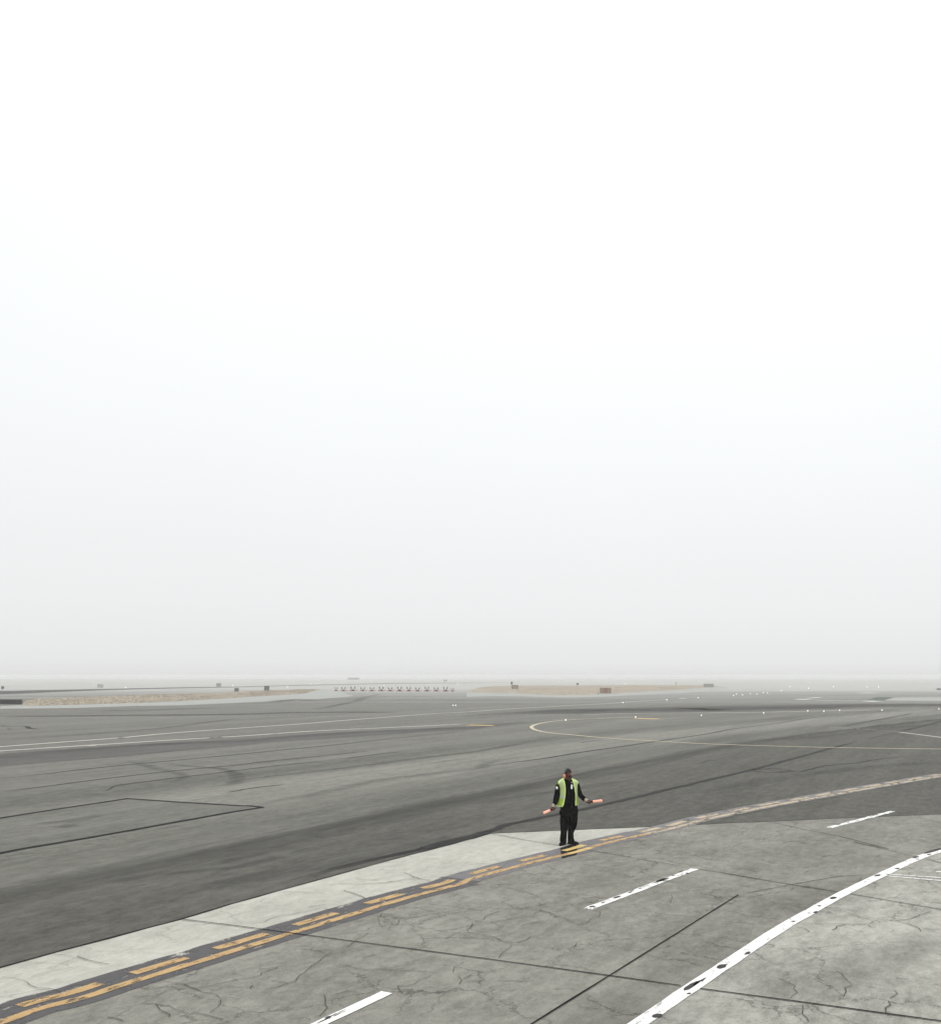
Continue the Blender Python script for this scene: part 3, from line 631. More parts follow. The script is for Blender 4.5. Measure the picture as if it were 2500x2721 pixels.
for q in CR:
    px = Q((q[0], *q[2:])); p = resample(GP(px), .12)
    p = [a + Vector((noise.noise(a * 3.1) * .09, noise.noise(a * 3.1 + Vector((7, 3, 1))) * .09, 0)) for a in p]
    wd = .009 + q[1] * .20; add_strip(bm, p, -wd / 2, wd / 2, .0215, wd * .5, 0, False, seed=q[2][0])
struct('pavement_crack_lines', bm, M['crack'])

# ------------------------------------------------------------------ taxiway markings farther out
def taxi(px, w, m, **kw): return strip('road_marking', px, w, .0165, M[m], **kw)
taxi(Q(('E', (-40, 365), (0, 362), (500, 325), (900, 295), (1300, 258), (1848, 218)), ('F', (500, 188), (900, 155), (1200, 133), (1500, 110), (1848, 90)), ('S5', (400, 505), (800, 480), (1200, 458), (1560, 435)), ('S6', (400, 405), (800, 372), (1280, 345))), .36, 'pale_line')
taxi(Q(('E', (-40, 398), (0, 395), (700, 350), (1300, 312), (1640, 292), (1848, 280)), ('F', (640, 240), (1300, 210), (1740, 188))), .36, 'pale_line')
taxi(Q(('F', (1740, 188),), ('G', (200, 176), (480, 163), (760, 152), (1100, 142))), .25, 'pale_line_faint')
taxi(Q(('E', (0, 135), (260, 135), (800, 140), (1300, 137), (1848, 130)), ('F', (800, 127), (1250, 122), (1550, 118), (1848, 120)), ('G', (100, 118), (600, 115), (900, 112))), .35, 'pale_line_faint')
taxi(Q(('G', (900, 113), (1300, 105), (1848, 100)), ('K', (450, 97), (950, 85), (1300, 80))), .45, 'pale_line')
taxi(Q(('G', (1300, 132), (1100, 140), (930, 147), (760, 157), (650, 168), (560, 183), (505, 201), (497, 213), (530, 233), (620, 252), (800, 270), (1040, 292), (1440, 318), (1848, 340)), ('K', (400, 352), (800, 363), (1250, 372), (1848, 380), (2300, 384))), .28, 'cream_line')
taxi(Q(('G', (1030, 156), (1300, 158), (1700, 160))), .22, 'pale_line_faint')
taxi(Q(('K', (960, 210), (1300, 230), (1530, 250))), .22, 'pale_line_faint')
taxi(Q(('K', (1530, 250), (1848, 290), (2200, 335))), .24, 'pale_line')
M['orange_mark'] = paint('orange_taxi_paint', (.66, .42, .14), .18, tint=.15)
taxi(Q(('G', (8, 195), (205, 199))), .9, 'orange_mark', smooth=False)
taxi(Q(('G', (1290, 142), (1474, 149))), 1.1, 'orange_mark', smooth=False)
for q in (('E', 910, 294, 980, 291, .5), ('E', 680, 353, 730, 354, .5), ('E', 1620, 294, 1690, 288, .5), ('S1', 340, 470, 430, 468, .9), ('S1', 1620, 422, 1670, 420, .9), ('S6', 1490, 330, 1560, 326, 1.2), ('S7', 1530, 345, 1640, 335, 2.2), ('S7', 1660, 322, 1848, 312, 1.5), ('S2', 350, 430, 410, 428, 1.0)):
    taxi(Q((q[0], (q[1], q[2]), (q[3], q[4]))), q[5], 'pale_line', smooth=False)
taxi(Q(('S8', (750, 354), (885, 362))), 2.2, 'white', smooth=False)
taxi(Q(('S8', (690, 230), (835, 238))), 3.2, 'pale_line', smooth=False)
taxi(Q(('S8', (0, 351), (300, 347), (615, 345))), .9, 'pale_line')
taxi(Q(('S7', (1750, 345),), ('S8', (200, 322), (700, 318))), 1.0, 'pale_line_faint')
polygon('pale_pavement', GP(Q(('S8', (1000, 345), (1080, 322), (1150, 305), (1500, 300), (1848, 300), (2200, 300), (2200, 352), (1848, 352), (1300, 348)))), .004, M['shoulder'])
n = NT('green_grey_asphalt'); M['greenish'] = n.done(n.mix(n.noise(n.co, .3), (.045, .065, .055), (.085, .105, .09)), .9, spec=.2)
polygon('dark_pavement', GP(Q(('S8', (755, 335), (850, 303), (960, 293), (1150, 300), (1060, 328), (1000, 345), (900, 350)))), .006, M['greenish'])
# the paler shoulder between the grass and the taxiway
polygon('taxiway_shoulder_pavement', GP(Q(('S1', (0, 445), (340, 430), (600, 436), (1300, 420)), ('S2', (0, 402), (560, 388), (1100, 358), (1848, 315)), ('S3', (500, 288), (1090, 252), (1340, 190), (1500, 180)), ('S3', (1848, 290), (1300, 335), (900, 335), (500, 370), (0, 395)), ('S2', (1000, 430), (300, 440)), ('S1', (1200, 470), (500, 480), (0, 485)))), .0045, M['shoulder'])
polygon('taxiway_shoulder_pavement', GP(Q(('S5', (0, 235), (200, 238), (700, 242), (900, 256), (1400, 276)), ('S6', (260, 258), (800, 228), (1150, 210)), ('S7', (0, 168), (210, 152), (420, 150)), ('S7', (420, 180), (0, 222)), ('S6', (1500, 245), (1000, 262), (300, 300)), ('S5', (1500, 310), (900, 295), (400, 290), (0, 300)))), .0045, M['shoulder'])
# the far runway, a dark band with a painted edge
polygon('runway_road', GP(Q(('S1', (-60, 214), (600, 198), (1400, 182), (1848, 175)), ('S2', (700, 160), (1400, 150), (1848, 145)), ('S3', (800, 125), (1848, 104)), ('S4', (600, 90), (1848, 84)), ('S5', (900, 77)), ('S4', (1848, 90), (600, 100)), ('S3', (1848, 113), (800, 134)), ('S2', (1848, 155), (500, 180)), ('S1', (1848, 192), (1000, 222), (400, 248), (-60, 266)))), .005, M['asphalt_far'])
taxi(Q(('S1', (-40, 277), (0, 275), (800, 255), (1400, 240)), ('S2', (0, 230), (400, 216), (730, 205))), .8, 'pale_line')
taxi(Q(('S2', (730, 205), (1300, 188), (1848, 176))), .7, 'pale_line_faint')

# ------------------------------------------------------------------ dry grass islands
def grass(name, px, seed, label):
    rnd = random.Random(seed); pts = GP(px)
    bm = bmesh.new(); vs = [bm.verts.new((p.x, p.y, .012)) for p in pts]
    f = bm.faces.new(vs); f.normal_update()
    if f.normal.z < 0: f.normal_flip()
    bmesh.ops.triangulate(bm, faces=[f])
    def inside(x, y):
        c = False
        for i in range(len(pts)):
            a, b = pts[i], pts[i - 1]
            if (a.y > y) != (b.y > y) and x < (b.x - a.x) * (y - a.y) / (b.y - a.y) + a.x: c = not c
        return c
    x0, x1 = min(p.x for p in pts), max(p.x for p in pts); y0, y1 = min(p.y for p in pts), max(p.y for p in pts)
    n_t = 0; tries = 0
    while n_t < 9000 and tries < 90000:
        tries += 1
        x, y = rnd.uniform(x0, x1), rnd.uniform(y0, y1)
        if not inside(x, y): continue
        k = .5 + .5 * noise.noise(Vector((x * .12, y * .05, seed)))
        if rnd.random() > .35 + .65 * k: continue
        n_t += 1; hgt = rnd.uniform(.015, .07) * (.5 + k * 1.1)
        for q in range(2):
            a = rnd.uniform(0, math.pi); w = rnd.uniform(.05, .14); lx, ly = rnd.uniform(-.1, .1), rnd.uniform(-.1, .1)
            c, s = math.cos(a) * w, math.sin(a) * w
            ff = bm.faces.new([bm.verts.new(p) for p in ((x - c, y - s, .012), (x + c, y + s, .012), (x + c * .5 + lx, y + s * .5 + ly, hgt), (x - c * .6 + lx, y - s * .6 + ly, hgt * .8))])
            ff.material_index = 1
    return tag(obj(name, bm, [M['grass'], M['blade']]), label, 'grass', kind='stuff')
grass('grass', Q(('S1', (345, 424), (360, 395), (430, 352), (620, 320), (1000, 318), (1450, 300), (1848, 286)), ('S2', (400, 270), (1000, 258), (1600, 240)), ('S3', (0, 222), (400, 207), (900, 190), (1100, 184), (1340, 188), (1090, 250), (500, 285)), ('S2', (1848, 312), (1500, 332), (1100, 355), (560, 385), (300, 392)), ('S1', (1848, 403), (1500, 412), (1200, 420), (600, 434))), 3, 'tan strip of dry grass beside the dark sign')
grass('grass', Q(('S5', (45, 220), (110, 184), (220, 154), (480, 132), (800, 129), (1400, 129)), ('S6', (0, 128), (800, 121), (1848, 121)), ('S7', (200, 130), (420, 148), (210, 152), (0, 166)), ('S6', (1500, 195), (1150, 210), (800, 226), (430, 253), (260, 257), (0, 272)), ('S5', (1600, 270), (1400, 275), (900, 255), (700, 240), (200, 236))), 5, 'olive strip of dry grass around the brown sign')

# ------------------------------------------------------------------ signs and boxes far out on the field
def empty(name, loc, rz=0.0):
    o = bpy.data.objects.new(name, None); C.objects.link(o); o.location = loc; o.rotation_euler = (0, 0, rz); o.empty_display_size = .3
    return o
def sign(name, px0, px1, vtop, vbot, label, cat='sign', face='sign_grey', frame='sign_frame', legs=2, gap=.12, centre=None, thick=.22, slab=True, rz=0.0):
    p = G((px0 + px1) / 2, vbot); s = ppm(p); w = (px1 - px0) / s; h = (vbot - vtop) / s
    t = tag(empty(name, p, rz), label, cat)
    t0 = h * gap; bm = bmesh.new()
    add_box(bm, (0, 0, t0 + (h - t0) / 2), (w - .1, thick * .7, h - t0 - .1)); obj('face_panel', bm, M[face], t)
    bm = bmesh.new()
    for zc in (t0 + .03, h - .03): add_box(bm, (0, 0, zc), (w, thick, .06))
    for xs in (-1, 1): add_box(bm, (xs * (w / 2 - .03), 0, t0 + (h - t0) / 2), (.06, thick - .004, h - t0 - .12))
    obj('sign_frame', bm, M[frame], t)
    if centre:
        a, b, m = centre; bm = bmesh.new(); add_box(bm, ((a + b) / 2 * w - w / 2, -thick * .37, t0 + (h - t0) * .5), ((b - a) * w, .02, (h - t0) * .8)); obj('centre_panel', bm, M[m], t)
    for k in range(legs):
        bm = bmesh.new(); x = (k + .5) / legs * w - w / 2
        add_tube(bm, [(x, 0, .0), (x, 0, t0 + .02)], [.05, .05], 8); obj('leg', bm, M['sign_frame'], t)
    if slab:
        bm = bmesh.new(); add_box(bm, (0, 0, .03), (w + .4, .9, .06)); obj('base_slab', bm, M['slab'], t)
    return t
sign('airfield_sign', -34, 59, 1859, 1874.5, 'long dark airfield sign on short legs at the end of the tan grass strip', face='sign_dark', legs=5, gap=.13)
sign('equipment_box', 623, 634, 1829, 1838.5, 'small dark box standing on the grass near the two-door cabinet', 'box', 'sign_grey', legs=2, gap=.05, thick=.5)
sign('equipment_cabinet', 702, 715, 1823, 1838, 'tall grey cabinet with a pale centre strip on the tan grass', 'cabinet', 'sign_grey', legs=2, gap=.2, centre=(.42, .62, 'sign_frame'), thick=.5)
sign('equipment_box', 575, 587, 1816, 1825, 'faint grey box beyond the far dark runway band', 'box', 'hut', legs=2, gap=.05, thick=.8, frame='slab')
sign('equipment_box', 260, 273, 1819, 1828, 'very faint box in the fog above the tan grass', 'box', 'slab', legs=2, gap=.05, thick=.8, frame='slab')
sign('airfield_sign', 1359, 1377, 1821, 1832, 'faint reddish sign on the olive grass beside a thin post', face='sign_brown', legs=2, gap=.12)
sign('airfield_sign', 1594, 1624, 1828.5, 1844, 'brown sign with a red centre panel at the olive grass edge', face='sign_brown', frame='sign_brown', legs=3, gap=.08, centre=(.33, .66, 'sign_red'))
sign('airfield_sign', 1870, 1896, 1817.5, 1827, 'pale grey sign at the far tip of the olive grass', face='hut', frame='hut', legs=3, gap=.1)
sign('airfield_sign', 2489, 2530, 1829.5, 1834, 'low dark sign at the foggy right border of the field', face='sign_grey', legs=3, gap=.1)
def post(px, vtop, vbot, label, w=.25):
    p = G(px, vbot); h = (vbot - vtop) / ppm(p); t = tag(empty('marker_post', p), label, 'post')
    bm = bmesh.new(); add_tube(bm, [(0, 0, 0), (0, 0, h * .6)], [.06, .05], 10); obj('pole', bm, M['sign_frame'], t)
    bm = bmesh.new(); add_box(bm, (0, 0, h * .78), (w * 2, w, h * .42)); bmesh.ops.bevel(bm, geom=bm.edges[:], offset=.03, segments=1); obj('head_box', bm, M['sign_grey'], t)
post(1359.5, 1812, 1829, 'thin post with a box head behind the faint reddish sign', .32)
post(1534.5, 1815.5, 1826, 'faint post with a box head behind the brown sign', .45)
post(1796, 1814, 1822, 'small grey post beyond the far end of the olive grass', .22)
post(6, 1824, 1840, 'faint thick post beside the dark runway band above the long dark sign', .3)
post(1590, 1841, 1847, 'short dark post at the foot of the brown sign', .09)
def hut(px0, px1, vtop, vbot, label):
    p = G((px0 + px1) / 2, vbot); s = ppm(p); w, h = (px1 - px0) / s, (vbot - vtop) / s; t = tag(empty('equipment_hut', p), label, 'hut')
    bm = bmesh.new(); add_box(bm, (0, 1.2, h * .4), (w, 2.4, h * .8)); obj('wall', bm, M['hut'], t)
    bm = bmesh.new(); vs = [bm.verts.new((x, y, z)) for x in (-w / 2 - .15, w / 2 + .15) for y, z in ((-.15, h * .8), (2.55, h * .8), (1.2, h))]
    for q in ((0, 2, 1), (3, 4, 5), (0, 3, 5, 2), (1, 2, 5, 4), (0, 1, 4, 3)): bm.faces.new([vs[i] for i in q])
    bmesh.ops.recalc_face_normals(bm, faces=bm.faces[:]); obj('roof', bm, M['slab'], t)
    bm = bmesh.new(); add_box(bm, (w * .15, -.02, h * .34), (w * .14, .04, h * .66)); obj('door', bm, M['sign_frame'], t)
hut(924, 954, 1800.5, 1806.6, 'faint low hut far out in the fog above the row of barricades')
hut(1178, 1188, 1806, 1811, 'tiny faint hut in the fog above the end of the barricade row')

# ------------------------------------------------------------------ row of low barricades with flags
def make_barricade():
    t = empty('flag_barricade', (0, 0, 0))
    bm = bmesh.new()
    L = 2.26; n = 6
    for k in range(n):
        add_box(bm, (-L / 2 + (k + .5) * L / n, 0, .20), (L / n, .2, .22), mi=k % 2)
    bmesh.ops.remove_doubles(bm, verts=bm.verts[:], dist=.0005)
    obj('beam', bm, [M['barr_white'], M['barr_orange']], t)
    bm = bmesh.new(); add_ell(bm, (.05, -.14, .20), (.34, .16, .20)); add_tube(bm, [(.05, -.14, .30), (.05, -.14, .52)], [.10, .07], 10); obj('ballast_bag', bm, M['barr_dark'], t)
    bm = bmesh.new(); add_box(bm, (0, -.14, .05), (1.25, .36, .10)); bmesh.ops.bevel(bm, geom=bm.edges[:], offset=.02, segments=1); obj('foot', bm, M['barr_dark'], t)
    for s in (-1, 1):
        bm = bmesh.new(); add_tube(bm, [(s * .40, 0, .31), (s * .62, 0, 1.12)], [.03, .03], 8); st = obj('flag_staff', bm, M['barr_dark'], t)
        bm = bmesh.new(); d = Vector((s * .22, 0, .81)).normalized(); o = Vector((s * .48, 0, .62)); e = Vector((-.26 * s, .02, .03))
        g = []
        for i in range(5):
            for j in range(5):
                p = o + d * (.42 * i / 4) + e * (j / 4) + Vector((0, .03 * math.sin(j * 2.1 + i), -.02 * j)); g.append(bm.verts.new(p))
        for i in range(4):
            for j in range(4): bm.faces.new((g[i * 5 + j], g[i * 5 + j + 1], g[i * 5 + j + 6], g[i * 5 + j + 5]))
        r = bmesh.ops.extrude_face_region(bm, geom=bm.faces[:]); bmesh.ops.translate(bm, vec=(0, .015, 0), verts=[v for v in r['geom'] if isinstance(v, bmesh.types.BMVert)])
        obj('flag', bm, M['flag'], st)
    return t
def copy_thing(t):
    c = t.copy(); C.objects.link(c)
    for ch in t.children:
        d = ch.copy(); C.objects.link(d); d.parent = c
        for g in ch.children:
            e = g.copy(); C.objects.link(e); e.parent = d
    return c
bar0 = make_barricade()
bars = [893, 912.6, 937.6, 963.8, 988, 1012.8, 1036.5, 1061.6, 1085.8, 1109.2, 1134, 1158.6, 1183.7, 1202]
allb = [bar0] + [copy_thing(bar0) for _ in bars[1:]]
rnd = random.Random(4)
for i, (b, u) in enumerate(zip(allb, bars)):
    b.location = G(u, 1837.3 + (i - 7) * .08); b.rotation_euler = (0, 0, rnd.uniform(-.05, .05)); b.scale = (rnd.uniform(.9, 1.05), 1, rnd.uniform(.85, 1.12))
    tag(b, 'low white and orange barricade with two dull red flags, one of a long row', 'barricade', 'barricades with flags closing the far taxiway')
tag(bar0, 'first barricade of the flagged row, next to the tip of the tan grass', 'barricade'); bar0.scale = (.6, 1, .95)
tag(allb[-1], 'last barricade of the flagged row, close to the olive grass', 'barricade'); allb[-1].scale = (.62, 1, .8)

# ------------------------------------------------------------------ lit airfield lights
def make_light():
    t = empty('airfield_light', (0, 0, 0))
    bm = bmesh.new(); add_tube(bm, [(0, 0, 0), (0, 0, .03), (0, 0, .04), (0, 0, .26)], [.10, .10, .03, .03], 10); obj('stem', bm, M['lamp_body'], t)
    bm = bmesh.new(); add_ell(bm, (0, 0, .33), (.075, .075, .09), u=14, v=10); obj('lamp', bm, M['lamp'], t)
    return t
LIGHTS = {
 'lights along the pale line beside the dark lane': (.5, 'small white airfield light on the pale line beside the dark lane', Q(('S7', (975, 547), (1652, 515)), ('S8', (105, 505), (340, 490), (970, 488), (1815, 470))) + [(1863.5, 1901), (1503, 1913.5), (1688.5, 1905.7)]),
 'lights clustered on the far taxiway': (.7, 'small white airfield light clustered with others on the foggy far taxiway', Q(('S7', (515, 278), (557, 258), (650, 270), (772, 252), (870, 258), (970, 235), (1035, 242), (1248, 206)))),
 'lights at the edge of the fog': (1.05, 'bright white light point near the fog line', Q(('S2', (140, 158), (1780, 125)), ('S3', (830, 150), (1183, 100), (1275, 103), (1322, 92)), ('S4', (517, 125), (1655, 102)), ('S5', (1417, 73), (1623, 75)), ('S6', (237, 63), (640, 98)), ('S7', (1380, 145), (1665, 167)), ('S8', (247, 142), (748, 145), (917, 145)))),
 'lights on the far pale line': (.6, 'small white light at the far pale line before the olive grass', Q(('S6', (607, 388), (1280, 346), (1760, 315)), ('S4', (1580, 430), (1620, 430)))),
}
l0 = make_light(); first = True
for g, (k, lab, pts) in LIGHTS.items():
    for (u, v) in pts:
        o = l0 if first else copy_thing(l0); first = False
        o.location = G(u, v, .33 * k) - Vector((0, 0, .33 * k)); o.scale = (k, k, k); tag(o, lab, 'light', g)

# ------------------------------------------------------------------ the marshaller
PZ = (1400, 2020, 250 / 1848)
def zp(x, y): return PZ[0] + x * PZ[2], PZ[1] + y * PZ[2]
ROOT = G(*zp(815, 1664)); ROOT.z = 0.004
def pp(x, y, dy=0.0):
    """a point of the figure, read off the enlarged tile, at distance dy behind its own upright plane"""
    u, v = zp(x, y); xx = (u - CX) / F; yi = (CY - v) / F
    d = Vector((xx, math.cos(PITCH) - yi * math.sin(PITCH), math.sin(PITCH) + yi * math.cos(PITCH)))
    t = (ROOT.y + dy) / d.y
    return Vector((0, 0, H)) + d * t - ROOT
PXM = ppm(ROOT) / PZ[2]          # tile pixels per metre
person = tag(empty('person', ROOT), 'aircraft marshaller in black uniform, open lime vest and sunglasses holding two pink wands', 'person')
print('person height', pp(795, 172).z, 'px per m', PXM)

def remeshed(name, bm, mats, parent, voxel=.006, smooth=2, wrinkle=0.0, wscale=9.0):
    o = obj(name, bm, mats, parent)
    r = o.modifiers.new('r', 'REMESH'); r.mode = 'VOXEL'; r.voxel_size = voxel; r.use_smooth_shade = True
    if smooth: q = o.modifiers.new('s', 'SMOOTH'); q.iterations = smooth; q.factor = .5
    dg = bpy.context.evaluated_depsgraph_get()
    me = bpy.data.meshes.new_from_object(o.evaluated_get(dg)); o.modifiers.clear(); old = o.data; o.data = me; me.name = name; bpy.data.meshes.remove(old)
    if not me.materials:
        for m in (mats if isinstance(mats, (list, tuple)) else [mats]): me.materials.append(m)
    if wrinkle:
        nn = [v.normal.copy() for v in me.vertices]
        for v, k in zip(me.vertices, nn):
            p = v.co; a = noise.noise(Vector((p.x * wscale, p.y * wscale, p.z * wscale * .55))) + .5 * noise.noise(Vector((p.x * 6, p.y * 6, p.z * 26)))
            v.co = p + k * a * wrinkle
    for f in me.polygons: f.use_smooth = True
    return o

# --- head frame
HC = pp(806, 303, .0); HR = Euler((R(5), 0, R(33)))
HM = Matrix.Translation(HC) @ HR.to_matrix().to_4x4()
def hp(x, y, z): return HM @ Vector((x, y, z))
# --- hands: grip centre, wand direction, wrist
def unit(v): return v.normalized()
HANDS = []
for (gx, gy, tx, ty, wx, wy, dyw, dyt, flip) in ((512, 963, 325, 1045, 522, 885, -.10, -.26, 1), (1222, 826, 1478, 800, 1150, 782, -.10, -.22, -1)):
    g = pp(gx, gy, -.14); tip = pp(tx, ty, dyt); wr = pp(wx, wy, dyw)
    a = unit(tip - g); b = (wr - g); b = unit(b - a * b.dot(a)); n_ = a.cross(b) * flip
    HANDS.append((g, a, b, n_, wr, tip))
def add_hand(bm, g, a, b, n_, wr):
    """palm laid across the grip, four bent fingers closed round it, thumb across the other side"""
    pc = g + n_ * .030 + b * .010
    M4 = Matrix((a, b, n_)).transposed().to_4x4(); M4.translation = pc
    v = bmesh.ops.create_uvsphere(bm, u_segments=18, v_segments=12, radius=1)['verts']
    bmesh.ops.transform(bm, matrix=M4 @ Matrix.Diagonal((.044, .050, .017, 1)), verts=v)
    add_tube(bm, [wr + (wr - pc).normalized() * .03, wr, wr.lerp(pc, .45), pc + b * .01], [(.031, .025), (.030, .023), (.033, .022), (.038, .018)], 14, ref=a)
    for k, (off, L, r) in enumerate(((.031, 215, .0085), (.0105, 235, .009), (-.010, 225, .0086), (-.030, 195, .0075))):
        pts = [pc + a * off * .9 - b * .012]
        for i in range(7):
            t = R(120 + L * i / 6 * .95)                       # from the knuckles round the grip
            rad = .030 if i < 6 else .027
            pts.append(g + a * off + (b * math.cos(t) + n_ * math.sin(t)) * rad)
        add_tube(bm, pts, [r * 1.15, r * 1.15, r * 1.05, r * 1.1, r, r, r * .9, r * .7], 10, ref=a)
    th = [pc + a * .030 + b * .030, g + a * .050 + b * .030 + n_ * .012, g + a * .052 + b * .026 - n_ * .014, g + a * .044 + b * .004 - n_ * .034]
    add_tube(bm, th, [.013, .0115, .010, .0075], 10, ref=n_)

# --- body: one skin surface
bm = bmesh.new()
def head_ell(c, r, rx=0.0):
    add_ell(bm, hp(*c), r, Euler((HR.x + rx, 0, HR.z)), 24, 16)
head_ell((0, .012, .035), (.076, .094, .092)); head_ell((0, -.030, -.045), (.060, .062, .078)); head_ell((0, -.062, -.105), (.027, .026, .022))
head_ell((0, -.076, .024), (.052, .022, .014)); head_ell((0, -.103, -.026), (.017, .018, .014)); head_ell((0, -.092, -.004), (.011, .016, .026))
head_ell((0, -.088, -.066), (.025, .012, .007)); head_ell((0, -.086, -.078), (.022, .012, .008))
for s in (-1, 1):
    head_ell((s * .042, -.062, -.022), (.022, .022, .022)); head_ell((s * .078, .012, -.012), (.011, .024, .022)); head_ell((s * .05, -.01, -.075), (.016, .035, .026))
add_tube(bm, [hp(0, .015, -.04), pp(808, 395, .02), pp(812, 440, .03)], [(.056, .060), (.056, .058), (.066, .066)], 18)
add_tube(bm, [pp(812, 400, .03), pp(812, 432, .03), pp(808, 470, .03), pp(815, 600, .03), pp(820, 800, .03), pp(822, 950, .03), pp(822, 1090, .02)], [(.06, .055), (.13, .075), (.17, .10), (.165, .115), (.16, .115), (.165, .115), (.14, .10)], 22)
ARM_L = [pp(622, 482, .03), pp(612, 575, .02), pp(596, 690, .0), pp(570, 785, -.04), pp(545, 850, -.08), HANDS[0][4]]
ARM_R = [pp(975, 482, .03), pp(1012, 590, .02), pp(1052, 695, .0), pp(1098, 745, -.04), pp(1130, 772, -.08), HANDS[1][4]]
LEG_L = [pp(738, 1010, .02), pp(726, 1130, .01), pp(729, 1300, -.03), pp(720, 1440, -.06), pp(712, 1540, -.075), pp(712, 1630, -.08)]
LEG_R = [pp(905, 1010, .02), pp(905, 1130, .01), pp(892, 1300, .0), pp(856, 1425, .02), pp(860, 1520, .03), pp(872, 1615, .03)]
for arm in (ARM_L, ARM_R): add_tube(bm, arm, [.052, .046, .040, .036, .033, .030], 14)
for leg in (LEG_L, LEG_R): add_tube(bm, leg, [.085, .075, .055, .05, .042, .04], 14)
for hnd in HANDS: add_hand(bm, *hnd[:5])
body = remeshed('body', bm, M['skin'], person, .0042, 1)

# --- clothing
bm = bmesh.new()
sh = [(372, 748, 868, .064), (398, 722, 888, .075), (428, 662, 962, .10), (462, 630, 990, .128), (540, 652, 985, .145), (660, 664, 984, .15), (800, 664, 984, .15), (930, 655, 992, .15), (985, 652, 996, .148)]
add_tube(bm, [pp((l + r) / 2, y, .03) for y, l, r, d in sh], [((r - l) / 2 / PXM, d) for y, l, r, d in sh], 28)
add_tube(bm, ARM_L[:5] + [ARM_L[4].lerp(ARM_L[5], .75)], [.070, .070, .076, .068, .055, .043], 16)
add_tube(bm, ARM_R[:5] + [ARM_R[4].lerp(ARM_R[5], .75)], [.066, .058, .058, .058, .052, .045], 16)
add_tube(bm, [pp(765, 372, -.035), pp(812, 392, -.055), pp(858, 370, -.035)], [.012, .014, .012], 8)   # collar points
remeshed('shirt', bm, M['cloth'], person, .008, 1, .006)
bm = bmesh.new()
hp_ = [(930, 668, 985, .135), (1000, 648, 1004, .15), (1070, 645, 1004, .15), (1120, 660, 1000, .13)]
add_tube(bm, [pp((l + r) / 2, y, .02) for y, l, r, d in hp_], [((r - l) / 2 / PXM, d) for y, l, r, d in hp_], 26)
add_tube(bm, LEG_L, [.092, .096, .090, .076, .084, .076], 18); add_tube(bm, LEG_R, [.105, .113, .101, .069, .074, .086], 18)
add_ell(bm, pp(656, 1035, .0), (.03, .06, .06)); add_ell(bm, pp(984, 1000, .0), (.028, .06, .10)); add_ell(bm, pp(968, 1215, .0), (.022, .06, .07))
remeshed('trousers', bm, M['cloth'], person, .008, 1, .008)
for (hx, hy, ang, dy) in ((716, 1650, -28, -.06), (868, 1640, 52, .03)):
    bm = bmesh.new(); c = pp(hx, hy, dy); d = Vector((math.sin(R(ang)), -math.cos(R(ang)), 0)); z0 = 0.0
    base = Vector((c.x, c.y, 0))
    add_tube(bm, [base + d * -.075 + Vector((0, 0, .045)), base + Vector((0, 0, .052)), base + d * .09 + Vector((0, 0, .042)), base + d * .165 + Vector((0, 0, .036)), base + d * .205 + Vector((0, 0, .03))], [(.038, .040), (.046, .050), (.052, .042), (.048, .035), (.025, .022)], 16, ref=Vector((-d.y, d.x, 0)))
    add_tube(bm, [base + d * -.02 + Vector((0, 0, .04)), base + d * -.02 + Vector((0, 0, .17))], [(.05, .055), (.055, .058)], 16)
    for i in range(6):
        q = -.07 + i * .05; add_ell(bm, base + d * q + Vector((0, 0, .012)), (.047 if i < 5 else .035, .047 if i < 5 else .035, .012))
    b_ = remeshed('boot', bm, M['boot'], person, .007, 1)
    for v in b_.data.vertices: v.co.z = max(v.co.z, .001)

# --- vest: an open shell hung from the shoulders
rings = [(366, 705, 893, .088, 724, 872), (398, 655, 952, .11, 728, 884), (432, 612, 1002, .14, 735, 898), (500, 622, 1000, .165, 745, 912), (560, 640, 996, .175, 752, 926), (690, 636, 998, .18, 746, 940), (800, 612, 1001, .185, 726, 940), (908, 580, 1004, .19, 690, 936)]
def ring_at(y):
    for a, b in zip(rings, rings[1:]):
        if a[0] <= y <= b[0]:
            t = (y - a[0]) / (b[0] - a[0]); return [p + (q - p) * t for p, q in zip(a, b)]
    return rings[-1]
bm = bmesh.new(); NU, NV = 96, 56; grid = []
for j in range(NV + 1):
    y = rings[0][0] + (rings[-1][0] - rings[0][0]) * j / NV
    _, l, r, d, il, ir = ring_at(y); cx = (l + r) / 2; rx = (r - l) / 2
    tl = math.asin(max(-.98, min(.98, (il - cx) / rx))); tr = math.asin(max(-.98, min(.98, (ir - cx) / rx)))
    row = []
    for i in range(NU + 1):
        th = tl - (2 * math.pi + tl - tr) * i / NU
        px = cx + rx * math.sin(th); k = noise.noise(Vector((px * .012, y * .012, 3.0)))
        hem = -30 * j / NV * max(0, (px - cx) / rx)            # the hem hangs lower on one side
        p = pp(px, y + hem, 0); p.y = .03 - d * math.cos(th) + .018 * k * (j / NV + .3)
        p.x += .012 * noise.noise(Vector((th * 2.2, y * .01, 8.0))) * (j / NV)
        row.append((bm.verts.new(p), px, y, th))
    grid.append(row)
for j in range(NV):
    for i in range(NU):
        A = grid[j][i]; f = bm.faces.new((A[0], grid[j][i + 1][0], grid[j + 1][i + 1][0], grid[j + 1][i][0])); f.smooth = True
        e = min(i, NU - 1 - i); y = A[2]
        m = 0
        if e < 2 or j >= NV - 2 or j < 2: m = 1
        elif 5 <= e <= 8 and y < 700: m = 2
        elif e in (4, 9) and y < 700: m = 1
        elif 690 < y < 735: m = 2
        elif y < 455 and 11 <= e <= 17: m = 1
        f.material_index = m
bmesh.ops.recalc_face_normals(bm, faces=bm.faces[:])
vest = obj('safety_vest', bm, [M['lime'], M['lime_pale'], M['silver']], person)
